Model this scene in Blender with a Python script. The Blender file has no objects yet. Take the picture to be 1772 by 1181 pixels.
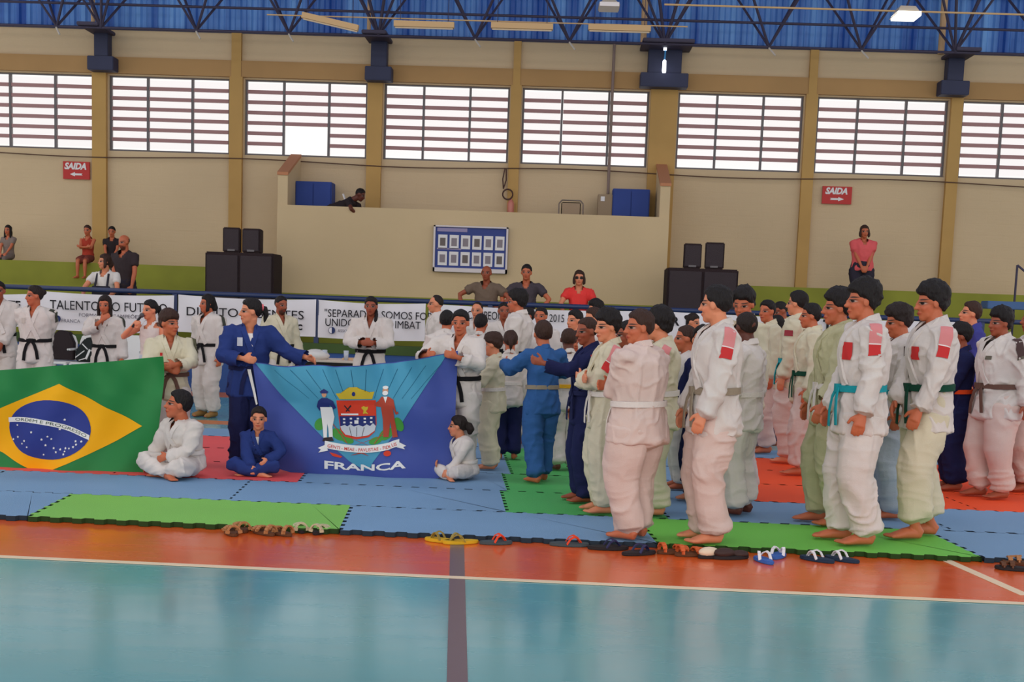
import bpy, bmesh, math, random
import numpy as np
from mathutils import Vector, Matrix
from mathutils.bvhtree import BVHTree

S = bpy.context.scene
COL = S.collection
random.seed(7)

# ------------------------------------------------------------------ camera
FOC, CAM_H = 2200.0, 1.46
PSI, PHI, ROLL, CX, CY = 0.02994, 0.11740, 0.03538, 886.0, 789.7
_f = np.array([-math.sin(PSI)*math.cos(PHI), math.cos(PSI)*math.cos(PHI), -math.sin(PHI)])
_r0 = np.array([math.cos(PSI), math.sin(PSI), 0.0])
_u0 = np.cross(_r0, _f)
_r = _r0*math.cos(ROLL) + _u0*math.sin(ROLL)
_u = -_r0*math.sin(ROLL) + _u0*math.cos(ROLL)
CAMP = np.array([0, 0, CAM_H])
cd = bpy.data.cameras.new('camera')
cam = bpy.data.objects.new('camera', cd)
COL.objects.link(cam)
M = Matrix(((_r[0], _u[0], -_f[0], 0), (_r[1], _u[1], -_f[1], 0), (_r[2], _u[2], -_f[2], CAM_H), (0, 0, 0, 1)))
cam.matrix_world = M
cd.sensor_width = 36.0
cd.lens = 36.0*FOC/1772.0
cd.shift_y = (CY-590.5)/1772.0
cd.clip_end = 200
S.camera = cam

# ------------------------------------------------------------------ light and exposure
w = bpy.data.worlds.new('sky'); S.world = w
w.use_nodes = True
wb = w.node_tree.nodes['Background']
wb.inputs[0].default_value = (1.0, 0.975, 0.945, 1)
wb.inputs[1].default_value = 1.2
def area(name, loc, rot, sx, sy, power, color=(1, 1, 1)):
    l = bpy.data.lights.new(name, 'AREA'); l.shape = 'RECTANGLE'; l.size = sx; l.size_y = sy
    l.energy = power; l.color = color
    o = bpy.data.objects.new(name, l); COL.objects.link(o)
    o.location = loc; o.rotation_euler = rot
    return o
area('skylight_strip', (0, 9, 8.9), (0, 0, 0), 22, 3.0, 420, (1.0, 0.97, 0.93))
area('skylight_strip', (0, 15.5, 8.6), (0, 0, 0), 22, 2.0, 260, (1.0, 0.97, 0.93))
area('opposite_windows', (0, -7, 5.5), (math.radians(62), 0, 0), 26, 2.5, 900, (1.0, 0.98, 0.95))
S.view_settings.view_transform = 'Standard'
S.view_settings.look = 'None'
S.view_settings.exposure = -0.18
S.view_settings.gamma = 1.0
S.view_settings.use_curve_mapping = False

# ------------------------------------------------------------------ helpers
def inv(px, py, Y):
    d = _f + _r*(px-CX)/FOC - _u*(py-CY)/FOC
    return CAMP + d*(Y/d[1])
def on_floor(px, py, z=0.0):
    d = _f + _r*(px-CX)/FOC - _u*(py-CY)/FOC
    return CAMP + d*((z-CAM_H)/d[2])
def lin(c):
    c = [x/255.0 for x in c]
    return tuple(x/12.92 if x <= 0.04045 else ((x+0.055)/1.055)**2.4 for x in c)
MATS = {}
def mat(name, rgb, rough=0.7, spec=0.3, metal=0.0, bump=None, var=None, coat=0.0, emit=None, sheen=0.0):
    """bump = (scale, strength, (stretch xyz)); var = (scale, amount)"""
    if name in MATS: return MATS[name]
    m = bpy.data.materials.new(name); m.use_nodes = True
    nt = m.node_tree; N = nt.nodes; L = nt.links
    b = N['Principled BSDF']
    c = (*lin(rgb), 1)
    b.inputs['Base Color'].default_value = c
    b.inputs['Roughness'].default_value = rough
    b.inputs['Specular IOR Level'].default_value = spec
    b.inputs['Metallic'].default_value = metal
    b.inputs['Coat Weight'].default_value = coat
    tc = N.new('ShaderNodeTexCoord')
    if var:
        n = N.new('ShaderNodeTexNoise'); n.inputs['Scale'].default_value = var[0]; n.inputs['Detail'].default_value = 3
        L.new(tc.outputs['Object'], n.inputs['Vector'])
        mr = N.new('ShaderNodeMapRange'); mr.inputs[1].default_value = 0.3; mr.inputs[2].default_value = 0.7
        mr.inputs[3].default_value = 1-var[1]; mr.inputs[4].default_value = 1+var[1]
        L.new(n.outputs['Fac'], mr.inputs[0])
        mx = N.new('ShaderNodeVectorMath'); mx.operation = 'SCALE'
        mx.inputs[0].default_value = c[:3]
        L.new(mr.outputs[0], mx.inputs['Scale']); L.new(mx.outputs[0], b.inputs['Base Color'])
    if bump:
        bs = bump if isinstance(bump, list) else [bump]
        prev = None
        for (sc, st, stretch) in bs:
            mp = N.new('ShaderNodeMapping'); mp.inputs['Scale'].default_value = stretch
            L.new(tc.outputs['Object'], mp.inputs[0])
            n = N.new('ShaderNodeTexNoise'); n.inputs['Scale'].default_value = sc; n.inputs['Detail'].default_value = 2
            L.new(mp.outputs[0], n.inputs['Vector'])
            bp = N.new('ShaderNodeBump'); bp.inputs['Strength'].default_value = st; bp.inputs['Distance'].default_value = 0.02
            L.new(n.outputs['Fac'], bp.inputs['Height'])
            if prev: L.new(prev.outputs[0], bp.inputs['Normal'])
            prev = bp
        L.new(prev.outputs[0], b.inputs['Normal'])
    if emit:
        b.inputs['Emission Color'].default_value = (*lin(emit[0]), 1)
        b.inputs['Emission Strength'].default_value = emit[1]
    MATS[name] = m
    return m

def tag(o, label=None, cat=None, group=None, kind=None):
    if label: o['label'] = label
    if cat: o['category'] = cat
    if group: o['group'] = group
    if kind: o['kind'] = kind
    return o
def link(o, parent=None):
    COL.objects.link(o)
    if parent is not None: o.parent = parent
    return o
def empty(name, loc=(0, 0, 0), rz=0.0):
    o = bpy.data.objects.new(name, None); o.empty_display_size = 0.1
    COL.objects.link(o); o.location = loc; o.rotation_euler = (0, 0, rz)
    return o
def npmesh(name, V, Fs, mats, smooth=True):
    """V (n,3) array, Fs (m,k) array of equal-size faces or a list"""
    me = bpy.data.meshes.new(name)
    if isinstance(Fs, np.ndarray):
        k = Fs.shape[1]; m = len(Fs)
        me.vertices.add(len(V)); me.vertices.foreach_set('co', np.asarray(V, np.float32).ravel())
        me.loops.add(m*k); me.loops.foreach_set('vertex_index', Fs.astype(np.int32).ravel())
        me.polygons.add(m); me.polygons.foreach_set('loop_start', np.arange(0, m*k, k, dtype=np.int32))
        me.update(calc_edges=True)
    else:
        me.from_pydata([tuple(v) for v in V], [], [tuple(f) for f in Fs])
    if smooth: me.polygons.foreach_set('use_smooth', [True]*len(me.polygons))
    for x in (mats if isinstance(mats, (list, tuple)) else [mats]): me.materials.append(x)
    me.update()
    return me
def meshobj(name, V, Fs, mats, parent=None, smooth=False, loc=None):
    o = bpy.data.objects.new(name, npmesh(name, V, Fs, mats, smooth))
    link(o, parent)
    if loc is not None: o.location = loc
    return o

class MB:
    """collects shapes for ONE mesh"""
    def __init__(s): s.V = []; s.F = []
    def add(s, V, F):
        n = len(s.V); s.V += [tuple(v) for v in V]; s.F += [tuple(i+n for i in f) for f in F]; return s
    def box(s, x0, x1, y0, y1, z0, z1):
        V = [(x, y, z) for z in (z0, z1) for y in (y0, y1) for x in (x0, x1)]
        return s.add(V, [(0, 2, 3, 1), (4, 5, 7, 6), (0, 1, 5, 4), (2, 6, 7, 3), (0, 4, 6, 2), (1, 3, 7, 5)])
    def bar(s, a, b, w, h=None, n=4):
        """bar between two points; n=4 box section, else round"""
        a = Vector(a); b = Vector(b); h = h or w
        t = (b-a).normalized(); ref = Vector((0, 0, 1)) if abs(t.z) < 0.9 else Vector((0, 1, 0))
        p = t.cross(ref).normalized(); q = p.cross(t).normalized()
        V = []; 
        for c in (a, b):
            for i in range(n):
                th = 2*math.pi*(i+0.5)/n; k = math.sqrt(2) if n == 4 else 1
                V.append(c + p*math.cos(th)*w/2*k + q*math.sin(th)*h/2*k)
        F = [(i, (i+1) % n, n+(i+1) % n, n+i) for i in range(n)] + [tuple(range(n))[::-1], tuple(range(n, 2*n))]
        return s.add(V, F)
    def path(s, pts, r, n=8):
        for a, b in zip(pts[:-1], pts[1:]): s.bar(a, b, 2*r, n=n)
        return s
    def lathe(s, prof, c=(0, 0, 0), n=16):
        V = []; F = []
        for (r, z) in prof:
            for i in range(n):
                th = 2*math.pi*i/n; V.append((c[0]+r*math.cos(th), c[1]+r*math.sin(th), c[2]+z))
        for j in range(len(prof)-1):
            for i in range(n):
                F.append((j*n+i, j*n+(i+1) % n, (j+1)*n+(i+1) % n, (j+1)*n+i))
        F.append(tuple(range(n))[::-1]); F.append(tuple(range((len(prof)-1)*n, len(prof)*n)))
        return s.add(V, F)
    def prism(s, poly, y0, y1):
        """poly in (x, z) extruded along y"""
        n = len(poly)
        V = [(x, y0, z) for x, z in poly] + [(x, y1, z) for x, z in poly]
        F = [tuple(range(n)), tuple(range(n, 2*n))[::-1]] + [(i, i+n, (i+1) % n+n, (i+1) % n) for i in range(n)]
        return s.add(V, F)
    def prismx(s, poly, x0, x1):
        """poly in (y, z) extruded along x"""
        n = len(poly)
        V = [(x0, y, z) for y, z in poly] + [(x1, y, z) for y, z in poly]
        F = [tuple(range(n)), tuple(range(n, 2*n))[::-1]] + [(i, i+n, (i+1) % n+n, (i+1) % n) for i in range(n)]
        return s.add(V, F)
    def prismz(s, poly, z0, z1):
        n = len(poly)
        V = [(x, y, z0) for x, y in poly] + [(x, y, z1) for x, y in poly]
        F = [tuple(range(n))[::-1], tuple(range(n, 2*n))] + [(i, (i+1) % n, (i+1) % n+n, i+n) for i in range(n)]
        return s.add(V, F)
    def obj(s, name, m, parent=None, bevel=0, smooth=False, loc=None):
        V = s.V; F = s.F
        me = bpy.data.meshes.new(name); me.from_pydata(V, [], F)
        bm = bmesh.new(); bm.from_mesh(me)
        bmesh.ops.recalc_face_normals(bm, faces=bm.faces)
        if bevel:
            bmesh.ops.bevel(bm, geom=[e for e in bm.edges if e.is_manifold and e.calc_face_angle(0) > 0.5], offset=bevel, segments=2, affect='EDGES', clamp_overlap=True)
        bm.to_mesh(me); bm.free()
        if smooth: me.polygons.foreach_set('use_smooth', [True]*len(me.polygons))
        for x in (m if isinstance(m, (list, tuple)) else [m]): me.materials.append(x)
        o = bpy.data.objects.new(name, me); link(o, parent)
        if loc is not None: o.location = loc
        return o
def struct(o): o['kind'] = 'structure'; return o

def textmesh(s, size, ext=0.004, bold=0.0, align='LEFT', shear=0.0, sx=1.0, width=None):
    cu = bpy.data.curves.new('t', 'FONT'); cu.body = s; cu.size = size; cu.extrude = ext
    cu.offset = bold; cu.align_x = align; cu.shear = shear; cu.resolution_u = 3
    o = bpy.data.objects.new('t', cu); COL.objects.link(o)
    dg = bpy.context.evaluated_depsgraph_get()
    me = bpy.data.meshes.new_from_object(o.evaluated_get(dg))
    bpy.data.objects.remove(o); bpy.data.curves.remove(cu)
    if width: sx = width/max(v.co.x for v in me.vertices)
    V = [(v.co.x*sx, v.co.y, v.co.z) for v in me.vertices]; F = [tuple(p.vertices) for p in me.polygons]
    bpy.data.meshes.remove(me)
    return V, F
def text_on_wall(s, x, Y, z, size, m, parent, name='lettering', **k):
    """text facing the camera side (towards -y), x = left end, z = base line"""
    V, F = textmesh(s, size, **k)
    return meshobj(name, [(x+a, Y-c, z+b) for a, b, c in V], F, m, parent)
# ------------------------------------------------------------------ the hall: planes
W = 23.2                     # back wall plane
def zat(py_c, Y, px=886): return inv(px, py_c, Y)[2]
def xat(px, py, Y): return inv(px, py, Y)[0]
Z_TOP = zat(72, W); Z_BEAM_T = zat(120, W); Z_BEAM_B = zat(148.5, W)
Z_WIN_T = zat(151, W); Z_WIN_B = zat(283, W)
M_WALL = mat('wall_paint', (204, 180, 146), .85, .2, var=(.5, .05), bump=[(3, .25, (1, 1, 6)), (40, .12, (1, 1, 1))])
nt = M_WALL.node_tree    # courses of painted blocks show only as fine relief
bk = nt.nodes.new('ShaderNodeTexBrick'); bk.inputs['Scale'].default_value = 1.0
bk.inputs['Brick Width'].default_value = .40; bk.inputs['Row Height'].default_value = .20; bk.inputs['Mortar Size'].default_value = .012
bk.inputs['Color1'].default_value = (1, 1, 1, 1); bk.inputs['Color2'].default_value = (.9, .9, .9, 1); bk.inputs['Mortar'].default_value = (0, 0, 0, 1)
mp = nt.nodes.new('ShaderNodeMapping'); mp.inputs['Rotation'].default_value = (math.radians(90), 0, 0)
tcn = [n for n in nt.nodes if n.type == 'TEX_COORD'][0]
nt.links.new(tcn.outputs['Object'], mp.inputs[0]); nt.links.new(mp.outputs[0], bk.inputs['Vector'])
bp = nt.nodes.new('ShaderNodeBump'); bp.inputs['Strength'].default_value = .35; bp.inputs['Distance'].default_value = .01
nt.links.new(bk.outputs['Color'], bp.inputs['Height'])
pb = nt.nodes['Principled BSDF']; prev = pb.inputs['Normal'].links[0].from_socket
nt.links.new(prev, bp.inputs['Normal']); nt.links.new(bp.outputs[0], pb.inputs['Normal'])
M_PIL = mat('pilaster_paint', (186, 148, 90), .8, .2, var=(1.2, .08))
M_BEAM = mat('beam_paint', (176, 138, 92), .8, .2, var=(1.2, .07))
M_GREEN = mat('green_paint', (138, 140, 50), .7, .3, var=(1.5, .12))
M_BLUEP = mat('blue_paint', (38, 76, 140), .55, .4, var=(1.0, .15))
M_BLUED = mat('rail_blue', (28, 46, 90), .4, .5)
M_STEEL = mat('truss_steel', (62, 56, 78), .6, .4)
M_STEELB = mat('bracket_steel', (44, 48, 76), .6, .4, var=(2, .1))
M_SLAT = mat('glazing_bar', (168, 128, 128), .6, .3)
M_MULL = mat('mullion', (104, 98, 100), .5, .4)
M_CON = mat('cream_parapet', (206, 182, 144), .85, .2, var=(.6, .05), bump=(40, .12, (1, 1, 1)))
M_CAP = mat('parapet_cap', (190, 130, 94), .8, .2)

WX = [(-52, 160), (188, 397), (423, 635), (664, 881), (903, 1122), (1172, 1389), (1413, 1639), (1663, 1890)]
WIN = [(xat(a, 205+.03*(a-886), W), xat(b, 205+.03*(b-886), W)) for a, b in WX]
XL, XR = -13.0, 14.5
# back wall with its window openings
mb = MB(); t = .22
mb.box(XL, XR, W, W+t, 0, Z_WIN_B); mb.box(XL, XR, W, W+t, Z_WIN_T, Z_TOP)
xs = [XL]
for a, b in WIN: xs += [a, b]
xs.append(XR)
for i in range(0, len(xs), 2): mb.box(xs[i], xs[i+1], W, W+t, Z_WIN_B, Z_WIN_T)
struct(mb.obj('wall_back', M_WALL))
mb = MB(); mb.box(XL, XR, W-.07, W, Z_BEAM_B, Z_BEAM_T); struct(mb.obj('trim_1', M_BEAM))
k = 2
for i in range(len(WIN)-1):
    a, b = WIN[i][1]+.02, WIN[i+1][0]-.02
    if i == 4: b2 = b
    mb = MB(); mb.box(a, b, W-.09, W, 0, Z_BEAM_B); 
    if i % 2 == 1: mb.box(a+.03, b-.03, W-.085, W, Z_BEAM_B, Z_TOP)
    struct(mb.obj('trim_%d' % k, M_PIL)); k += 1
# blue cladding above the wall, then the roof
def corr(x0, x1, pitch, depth):
    P = []; x = x0; up = False
    while x < x1:
        P += [(x, 0), (x+pitch*.35, 0), (x+pitch*.5, depth), (x+pitch*.85, depth)]; x += pitch
    return P
def corrugated(name, f, x0, x1, pitch, depth, m):
    P = corr(x0, x1, pitch, depth); V = [f(x, d, 0) for x, d in P]+[f(x, d, 1) for x, d in P]; n = len(P)
    return meshobj(name, V, [(i, i+1, n+i+1, n+i) for i in range(n-1)], m)
M_CLAD = mat('blue_sheet', (36, 96, 190), .45, .4, var=(.8, .18))
_c = M_CLAD.node_tree; _n = _c.nodes.new('ShaderNodeTexNoise'); _n.inputs['Scale'].default_value = 1.0; _n.inputs['Detail'].default_value = 4
_m = _c.nodes.new('ShaderNodeMapping'); _m.inputs['Scale'].default_value = (4, .3, .25)
_t = [n for n in _c.nodes if n.type == 'TEX_COORD'][0]
_c.links.new(_t.outputs['Object'], _m.inputs[0]); _c.links.new(_m.outputs[0], _n.inputs['Vector'])
_r2 = _c.nodes.new('ShaderNodeValToRGB'); e = _r2.color_ramp.elements
e[0].position = .35; e[0].color = (*lin((34, 84, 172)), 1); e[1].position = .70; e[1].color = (*lin((116, 170, 235)), 1)
_c.links.new(_n.outputs['Fac'], _r2.inputs[0]); _c.links.new(_r2.outputs[0], _c.nodes['Principled BSDF'].inputs['Base Color'])
struct(corrugated('wall_back_cladding', lambda x, d, s: (x, W+.12-d, Z_TOP-.02+s*2.6), XL, XR, .20, .04, M_CLAD))
mb = MB(); mb.box(XL, XR, W-.02, W+.2, Z_TOP, Z_TOP+.05); struct(mb.obj('trim_%d' % k, M_BLUED)); k += 1
M_ROOF = mat('roof_sheet', (60, 110, 180), .5, .3)
struct(corrugated('ceiling', lambda x, d, s: (x, W+.2-s*24, 8.75+s*2.2+d), XL, XR, .25, .04, M_ROOF))
# windows
M_GLASS = bpy.data.materials.new('frosted_glass'); M_GLASS.use_nodes = True
g = M_GLASS.node_tree; g.nodes.clear()
o_ = g.nodes.new('ShaderNodeOutputMaterial'); tr_ = g.nodes.new('ShaderNodeBsdfTransparent'); gl = g.nodes.new('ShaderNodeBsdfGlossy'); mx = g.nodes.new('ShaderNodeMixShader')
tr_.inputs[0].default_value = (.97, .96, .97, 1); gl.inputs['Roughness'].default_value = .15; mx.inputs[0].default_value = .05
g.links.new(tr_.outputs[0], mx.inputs[1]); g.links.new(gl.outputs[0], mx.inputs[2]); g.links.new(mx.outputs[0], o_.inputs[0])
hz = Z_WIN_T-Z_WIN_B; fr = .035; rows = 7
for wi, (a, b) in enumerate(WIN):
    root = empty('window_%d' % (wi+1), ((a+b)/2, W+.1, Z_WIN_B)); root['kind'] = 'structure'
    w_ = b-a; yb = (-.03, .03)
    mb = MB(); h2 = w_/2
    mb.box(-h2, h2, *yb, 0, fr); mb.box(-h2, h2, *yb, hz-fr*.6, hz); mb.box(-h2, -h2+fr, *yb, fr, hz-fr*.6); mb.box(h2-fr, h2, *yb, fr, hz-fr*.6)
    mb.obj('frame', M_MULL, root)
    cols = [-h2+fr, -h2+w_*.315, -h2+w_*.685, h2-fr]
    for c in (1, 2):
        mb = MB(); mb.box(cols[c]-.019, cols[c]+.019, -.035, .035, fr, hz-fr*.6); mb.obj('mullion', M_MULL, root)
    rh = (hz-fr*1.6)/rows
    for c in range(3):
        x0, x1 = cols[c]+(.022 if c else 0), cols[c+1]-(.022 if c < 2 else 0)
        sl = MB().box(-(x1-x0)/2, (x1-x0)/2, -.03, .03, -.030, .030); slo = None
        pn = MB().box(-(x1-x0)/2, (x1-x0)/2, -.004, .004, .031, rh-.031); pno = None
        for r in range(rows):
            zc = fr+r*rh
            gone = (wi == 2 and c == 1 and r in (1, 2))
            if r:
                if not gone:
                    if slo is None: slo = sl.obj('glazing_bar', M_SLAT, root)
                    else: q = slo.copy(); link(q, root); slo_ = q; 
                    tgt = slo if slo.location.length == 0 else slo_
                    tgt.location = ((x0+x1)/2, 0, zc)
            if not (wi == 2 and c == 1 and r in (0, 1, 2)):
                if pno is None: pno = pn.obj('pane', M_GLASS, root); tg2 = pno
                else: tg2 = pno.copy(); link(tg2, root)
                tg2.location = ((x0+x1)/2, .0, zc)
# cable along the wall under the windows
pts = [inv(x, 264+.0325*x+3*math.sin(x/90.), W-.1) for x in range(-60, 1900, 40)]
tag(MB().path(pts, .010, 6).obj('cable', mat('cable_dark', (92, 66, 52), .7)), 'dark cable running along the wall just below the windows', 'cable')

# stepped seating, walkway, barrier
Z_SEAT = inv(170, 455.5, 22.3)[2]
mb = MB(); mb.box(XL, XR, 22.3, W, 0, Z_SEAT); struct(mb.obj('trim_%d' % k, M_GREEN)); k += 1
mb = MB(); mb.box(XL, XR, 21.5, 22.3, 0, 1.55); struct(mb.obj('trim_%d' % k, M_GREEN)); k += 1
mb = MB(); mb.box(XL, XR, 19.95, 21.5, 0, .70); struct(mb.obj('trim_%d' % k, M_GREEN)); k += 1
mb = MB(); mb.box(XL, XR, 19.35, 19.95, 0, .40); struct(mb.obj('trim_%d' % k, M_GREEN)); k += 1
mb = MB(); mb.box(XL, XR, 19.15, 19.35, 0, .66); struct(mb.obj('wall_front_low', M_BLUEP))
mb = MB(); mb.box(XL, XR, 19.13, 19.37, .66, .80); struct(mb.obj('trim_%d' % k, mat('dark_green_paint', (62, 84, 40), .7, .3, var=(2, .15)))); k += 1
YR = 19.2
def rz_(px): return 1.50
rail = empty('guard_rail', (0, YR, 0)); tag(rail, 'dark blue steel guard rail carrying the white banners', 'railing')
RT = inv(500, 513.5, YR)[2]
mb = MB(); mb.bar((XL, 0, RT), (XR, 0, RT), .075, n=12); mb.obj('top_rail', M_BLUED, rail, smooth=True)
for px in (-160, 147-150, 303, 548, 848, 1118, 1410, 1700, 1900):
    x = xat(px, 545, YR); mb = MB(); mb.box(x-.035, x+.035, -.03, .03, .78, RT-.02); mb.obj('post', M_BLUED, rail)
hr_ = empty('stair_handrail', (xat(1758, 490, 20.6), 20.6, .70)); tag(hr_, 'thin dark handrail rising at the right end of the seating', 'handrail')
zt = inv(1758, 459, 20.6)[2]-.70
MB().bar((0, 0, 0), (0, 0, zt), .035, n=8).obj('post', M_STEEL, hr_); MB().bar((0, 0, zt), (.9, -.2, zt-.75), .035, n=8).obj('handrail_bar', M_STEEL, hr_)
bb = inv(1768, 530, 20.2)
tag(MB().box(bb[0]-.60, bb[0]+1.3, 19.98, 20.3, bb[2]-.06, bb[2]+.06).box(bb[0]-.35, bb[0]-.28, 19.98, 20.3, .7, bb[2]-.1).box(bb[0]+1.1, bb[0]+1.17, 19.98, 20.3, .7, bb[2]-.1).obj('bench', mat('bench_blue', (74, 104, 150), .6), bevel=.01), 'low blue bench on the step behind the rail at far right', 'bench')

# banners on the rail
M_BAN = mat('banner_cloth', (226, 220, 224), .6, .3, bump=(1.6, .5, (1, 1, .5)))
M_INK = mat('ink_black', (24, 20, 26), .7); M_INKG = mat('ink_grey', (110, 104, 112), .7); M_INKB = mat('ink_blue', (40, 52, 96), .7)
def banner(label, ax, ay0, ay1, bx, by0, by1, texts, dots=()):
    """pixel corners: left x with top/bottom, right x with top/bottom"""
    Yb = YR-.045; A = inv(ax, ay0, Yb); B = inv(bx, by1, Yb); z1 = A[2]; z0 = B[2]; x0, x1 = A[0], B[0]
    n, m_ = 40, 10; V = []; F = []
    for j in range(m_+1):
        for i in range(n+1):
            u, v = i/n, j/m_
            yy = .018*math.sin(u*23+v*3)+.012*math.sin(u*9-v*5)
            zz = z0+(z1-z0)*v-.03*math.sin(u*math.pi)*(1 if v > .5 else .4)*abs(v-.5)*2
            V.append((x0+(x1-x0)*u, Yb+yy, zz))
    for j in range(m_):
        for i in range(n): q = j*(n+1)+i; F.append((q, q+1, q+n+2, q+n+1))
    o = meshobj('banner', V, F, M_BAN, smooth=True); tag(o, label, 'banner', 'banners hung along the rail')
    for (px, py, h, s, bold, m_, *wd_) in texts:
        p = inv(px, py, Yb-.036); sc = Yb/FOC*h
        text_on_wall(s, p[0], Yb-.036, p[2], sc/.70, m_, o, ext=.001, bold=bold, width=(wd_[0]*Yb/FOC if wd_ else None))
    for (px, py, r) in dots:
        p = inv(px, py, Yb-.04); R_ = r*Yb/FOC
        MB().prism([(p[0]+R_*math.cos(a), p[2]+R_*math.sin(a)) for a in [2*math.pi*i/20 for i in range(20)]], Yb-.040, Yb-.036).obj('logo_disc', M_INKB, o)
        MB().prism([(p[0]+R_*.85*math.cos(a), p[2]+R_*.85*math.sin(a)) for a in [math.pi/2+math.pi*i/12 for i in range(13)]], Yb-.043, Yb-.040).obj('logo_half', M_BAN, o)
banner('white banner at the left edge ending in the letters ORTE', -120, 503, 562, 52, 503, 566, [(-24, 533, 14, 'PORTE', .004, M_INK)])
banner('white banner reading TALENTO DO FUTURO, second from the left', 60, 503, 568, 301, 512, 578,
       [(86, 535, 16, 'TALENTO DO FUTURO', .0, M_INK, 206), (136, 548, 6, 'FORMANDO CAMPEÕES', .0, M_INKG, 108), (106, 558, 6, 'FRANCA', 0, M_INKG)], [(99, 552, 6)])
banner('white banner with the letters DI, O E and TES behind the blue-clad girl', 308, 510, 573, 546, 519, 583,
       [(321, 546, 15, 'DIREITO E GENTES', .0, M_INK, 206), (514, 571, 9, 'C', .006, M_INK)])
banner('white banner with the motto beginning SEPARADOS SOMOS FORTES', 551, 519, 582, 735, 526, 591,
       [(561, 548, 13, '"SEPARADOS SOMOS FOR', .0, M_INK, 188), (562, 564, 13, 'UNIDOS SOMOS IMBAT', .0, M_INK, 166), (584, 575, 5, 'ASSOCIAÇÃO', 0, M_INKG)], [(574, 572, 6)])
banner('pale banner with the year 2015 below the three onlookers', 742, 526, 592, 1100, 538, 602,
       [(808, 552, 14, 'CAMPEONATO', .0, M_INK, 90), (950, 557, 13, '2015', .0, M_INK, 26)])
banner('white banner behind the heads of the right-hand lines', 1122, 538, 604, 1690, 560, 620,
       [(1162, 563, 14, 'R  E', .006, M_INK), (1424, 571, 17, 'TE', .008, M_INK), (1430, 582, 8, 'EDUC', .001, M_INKG)])

# balcony box
YB = 22.0
zt = zat(367.5, YB); x0 = xat(479, 420, YB); x1 = xat(1155, 440, YB); th = .17
mb = MB(); mb.box(x0, x1, YB, YB+.15, 0, zt); mb.box(x0, x0+th, YB+.15, W, 0, zt); mb.box(x1-th, x1, YB+.15, W, 0, zt); mb.box(x0+th, x1-th, YB+.15, W, zt-1.0, zt-.88)
zsB = inv(496, 303, YB)[2]; zsW = inv(512, 273, W)[2]
mb.prismx([(YB+.02, zt), (YB+.02, zsB), (W-.09, zsW), (W-.09, zt)], x0, x0+th)
zsB2 = inv(1148, 322, YB)[2]; zsW2 = inv(1135, 290, W)[2]
mb.prismx([(YB+.02, zt), (YB+.02, zsB2), (W-.09, zsW2), (W-.09, zt)], x1-th, x1)
struct(mb.obj('wall_balcony', M_CON))
for (xa, xb, za, zb) in ((x0-.01, x0+th+.01, zsB, zsW), (x1-th-.01, x1+.01, zsB2, zsW2)):
    mb = MB(); mb.prismx([(YB, za), (YB, za+.05), (W-.09, zb+.05), (W-.09, zb)], xa, xb); struct(mb.obj('trim_%d' % k, M_CAP)); k += 1
def panel(pxa, pya, pxb, pyb, Y, dy, z0=None):
    a = inv(pxa, pya, Y); b = inv(pxb, pyb, Y); return a[0], b[0], Y, Y+dy, (b[2] if z0 is None else z0), a[2]
zf = zt-.88
M_BPAN = mat('blue_panel', (42, 66, 138), .6, .3, var=(2, .08))
for (q, lb) in (((511, 313, 573, 357), 'blue cabinet at the left end of the balcony'), ((1061, 326, 1123, 377), 'blue cabinet at the right end of the balcony')):
    x_ = panel(*q, W-.55, .4, zf); e_ = empty('cabinet', ((x_[0]+x_[1])/2, x_[2], zf)); tag(e_, lb, 'cabinet', 'blue balcony cabinets')
    hw = (x_[1]-x_[0])/2; hh_ = x_[5]-zf
    MB().box(-hw, hw, .02, .4, 0, hh_).obj('body', M_BPAN, e_, bevel=.008); 
    for s in (-1, 1): MB().box(min(s*.01, s*(hw-.02)), max(s*.01, s*(hw-.02)), 0, .02, .05, hh_-.04).obj('door', M_BPAN, e_)
x_ = panel(1035, 336, 1059, 375, W-.5, .3, zf); e_ = empty('cabinet', (x_[0], x_[2], zf)); tag(e_, 'narrow beige metal box beside the right blue cabinet', 'cabinet')
MB().box(0, x_[1]-x_[0], 0, .3, 0, x_[5]-zf).obj('body', mat('beige_metal', (150, 128, 102), .6, .3), e_, bevel=.01)
MB().box(.05, .12, -.01, 0, x_[5]-zf-.12, x_[5]-zf-.04).obj('sticker', mat('paper_white', (226, 222, 222), .8), e_)
# chair on the balcony
c = inv(988, 362, W-.7); e_ = empty('chair', (c[0], W-.7, zf)); tag(e_, 'beige metal chair whose back shows over the balcony edge', 'chair')
M_CH = mat('chair_beige', (158, 134, 108), .6); M_CHF = mat('chair_frame', (110, 98, 92), .4, .5, metal=.6)
bt = inv(988, 347, W-.7)[2]-zf
MB().box(-.17, .17, -.01, .02, bt-.32, bt-.03).obj('backrest', M_CH, e_, bevel=.02); MB().box(-.2, .2, -.42, .0, .44, .48).obj('seat', M_CH, e_, bevel=.02)
MB().path([(-.21, 0, 0), (-.21, 0, bt-.06), (-.16, 0, bt), (.16, 0, bt), (.21, 0, bt-.06), (.21, 0, 0)], .012).obj('back_frame', M_CHF, e_)
for s in (-1, 1): MB().bar((s*.19, -.4, 0), (s*.19, -.4, .45), .024, n=8).obj('leg', M_CHF, e_)
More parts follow.
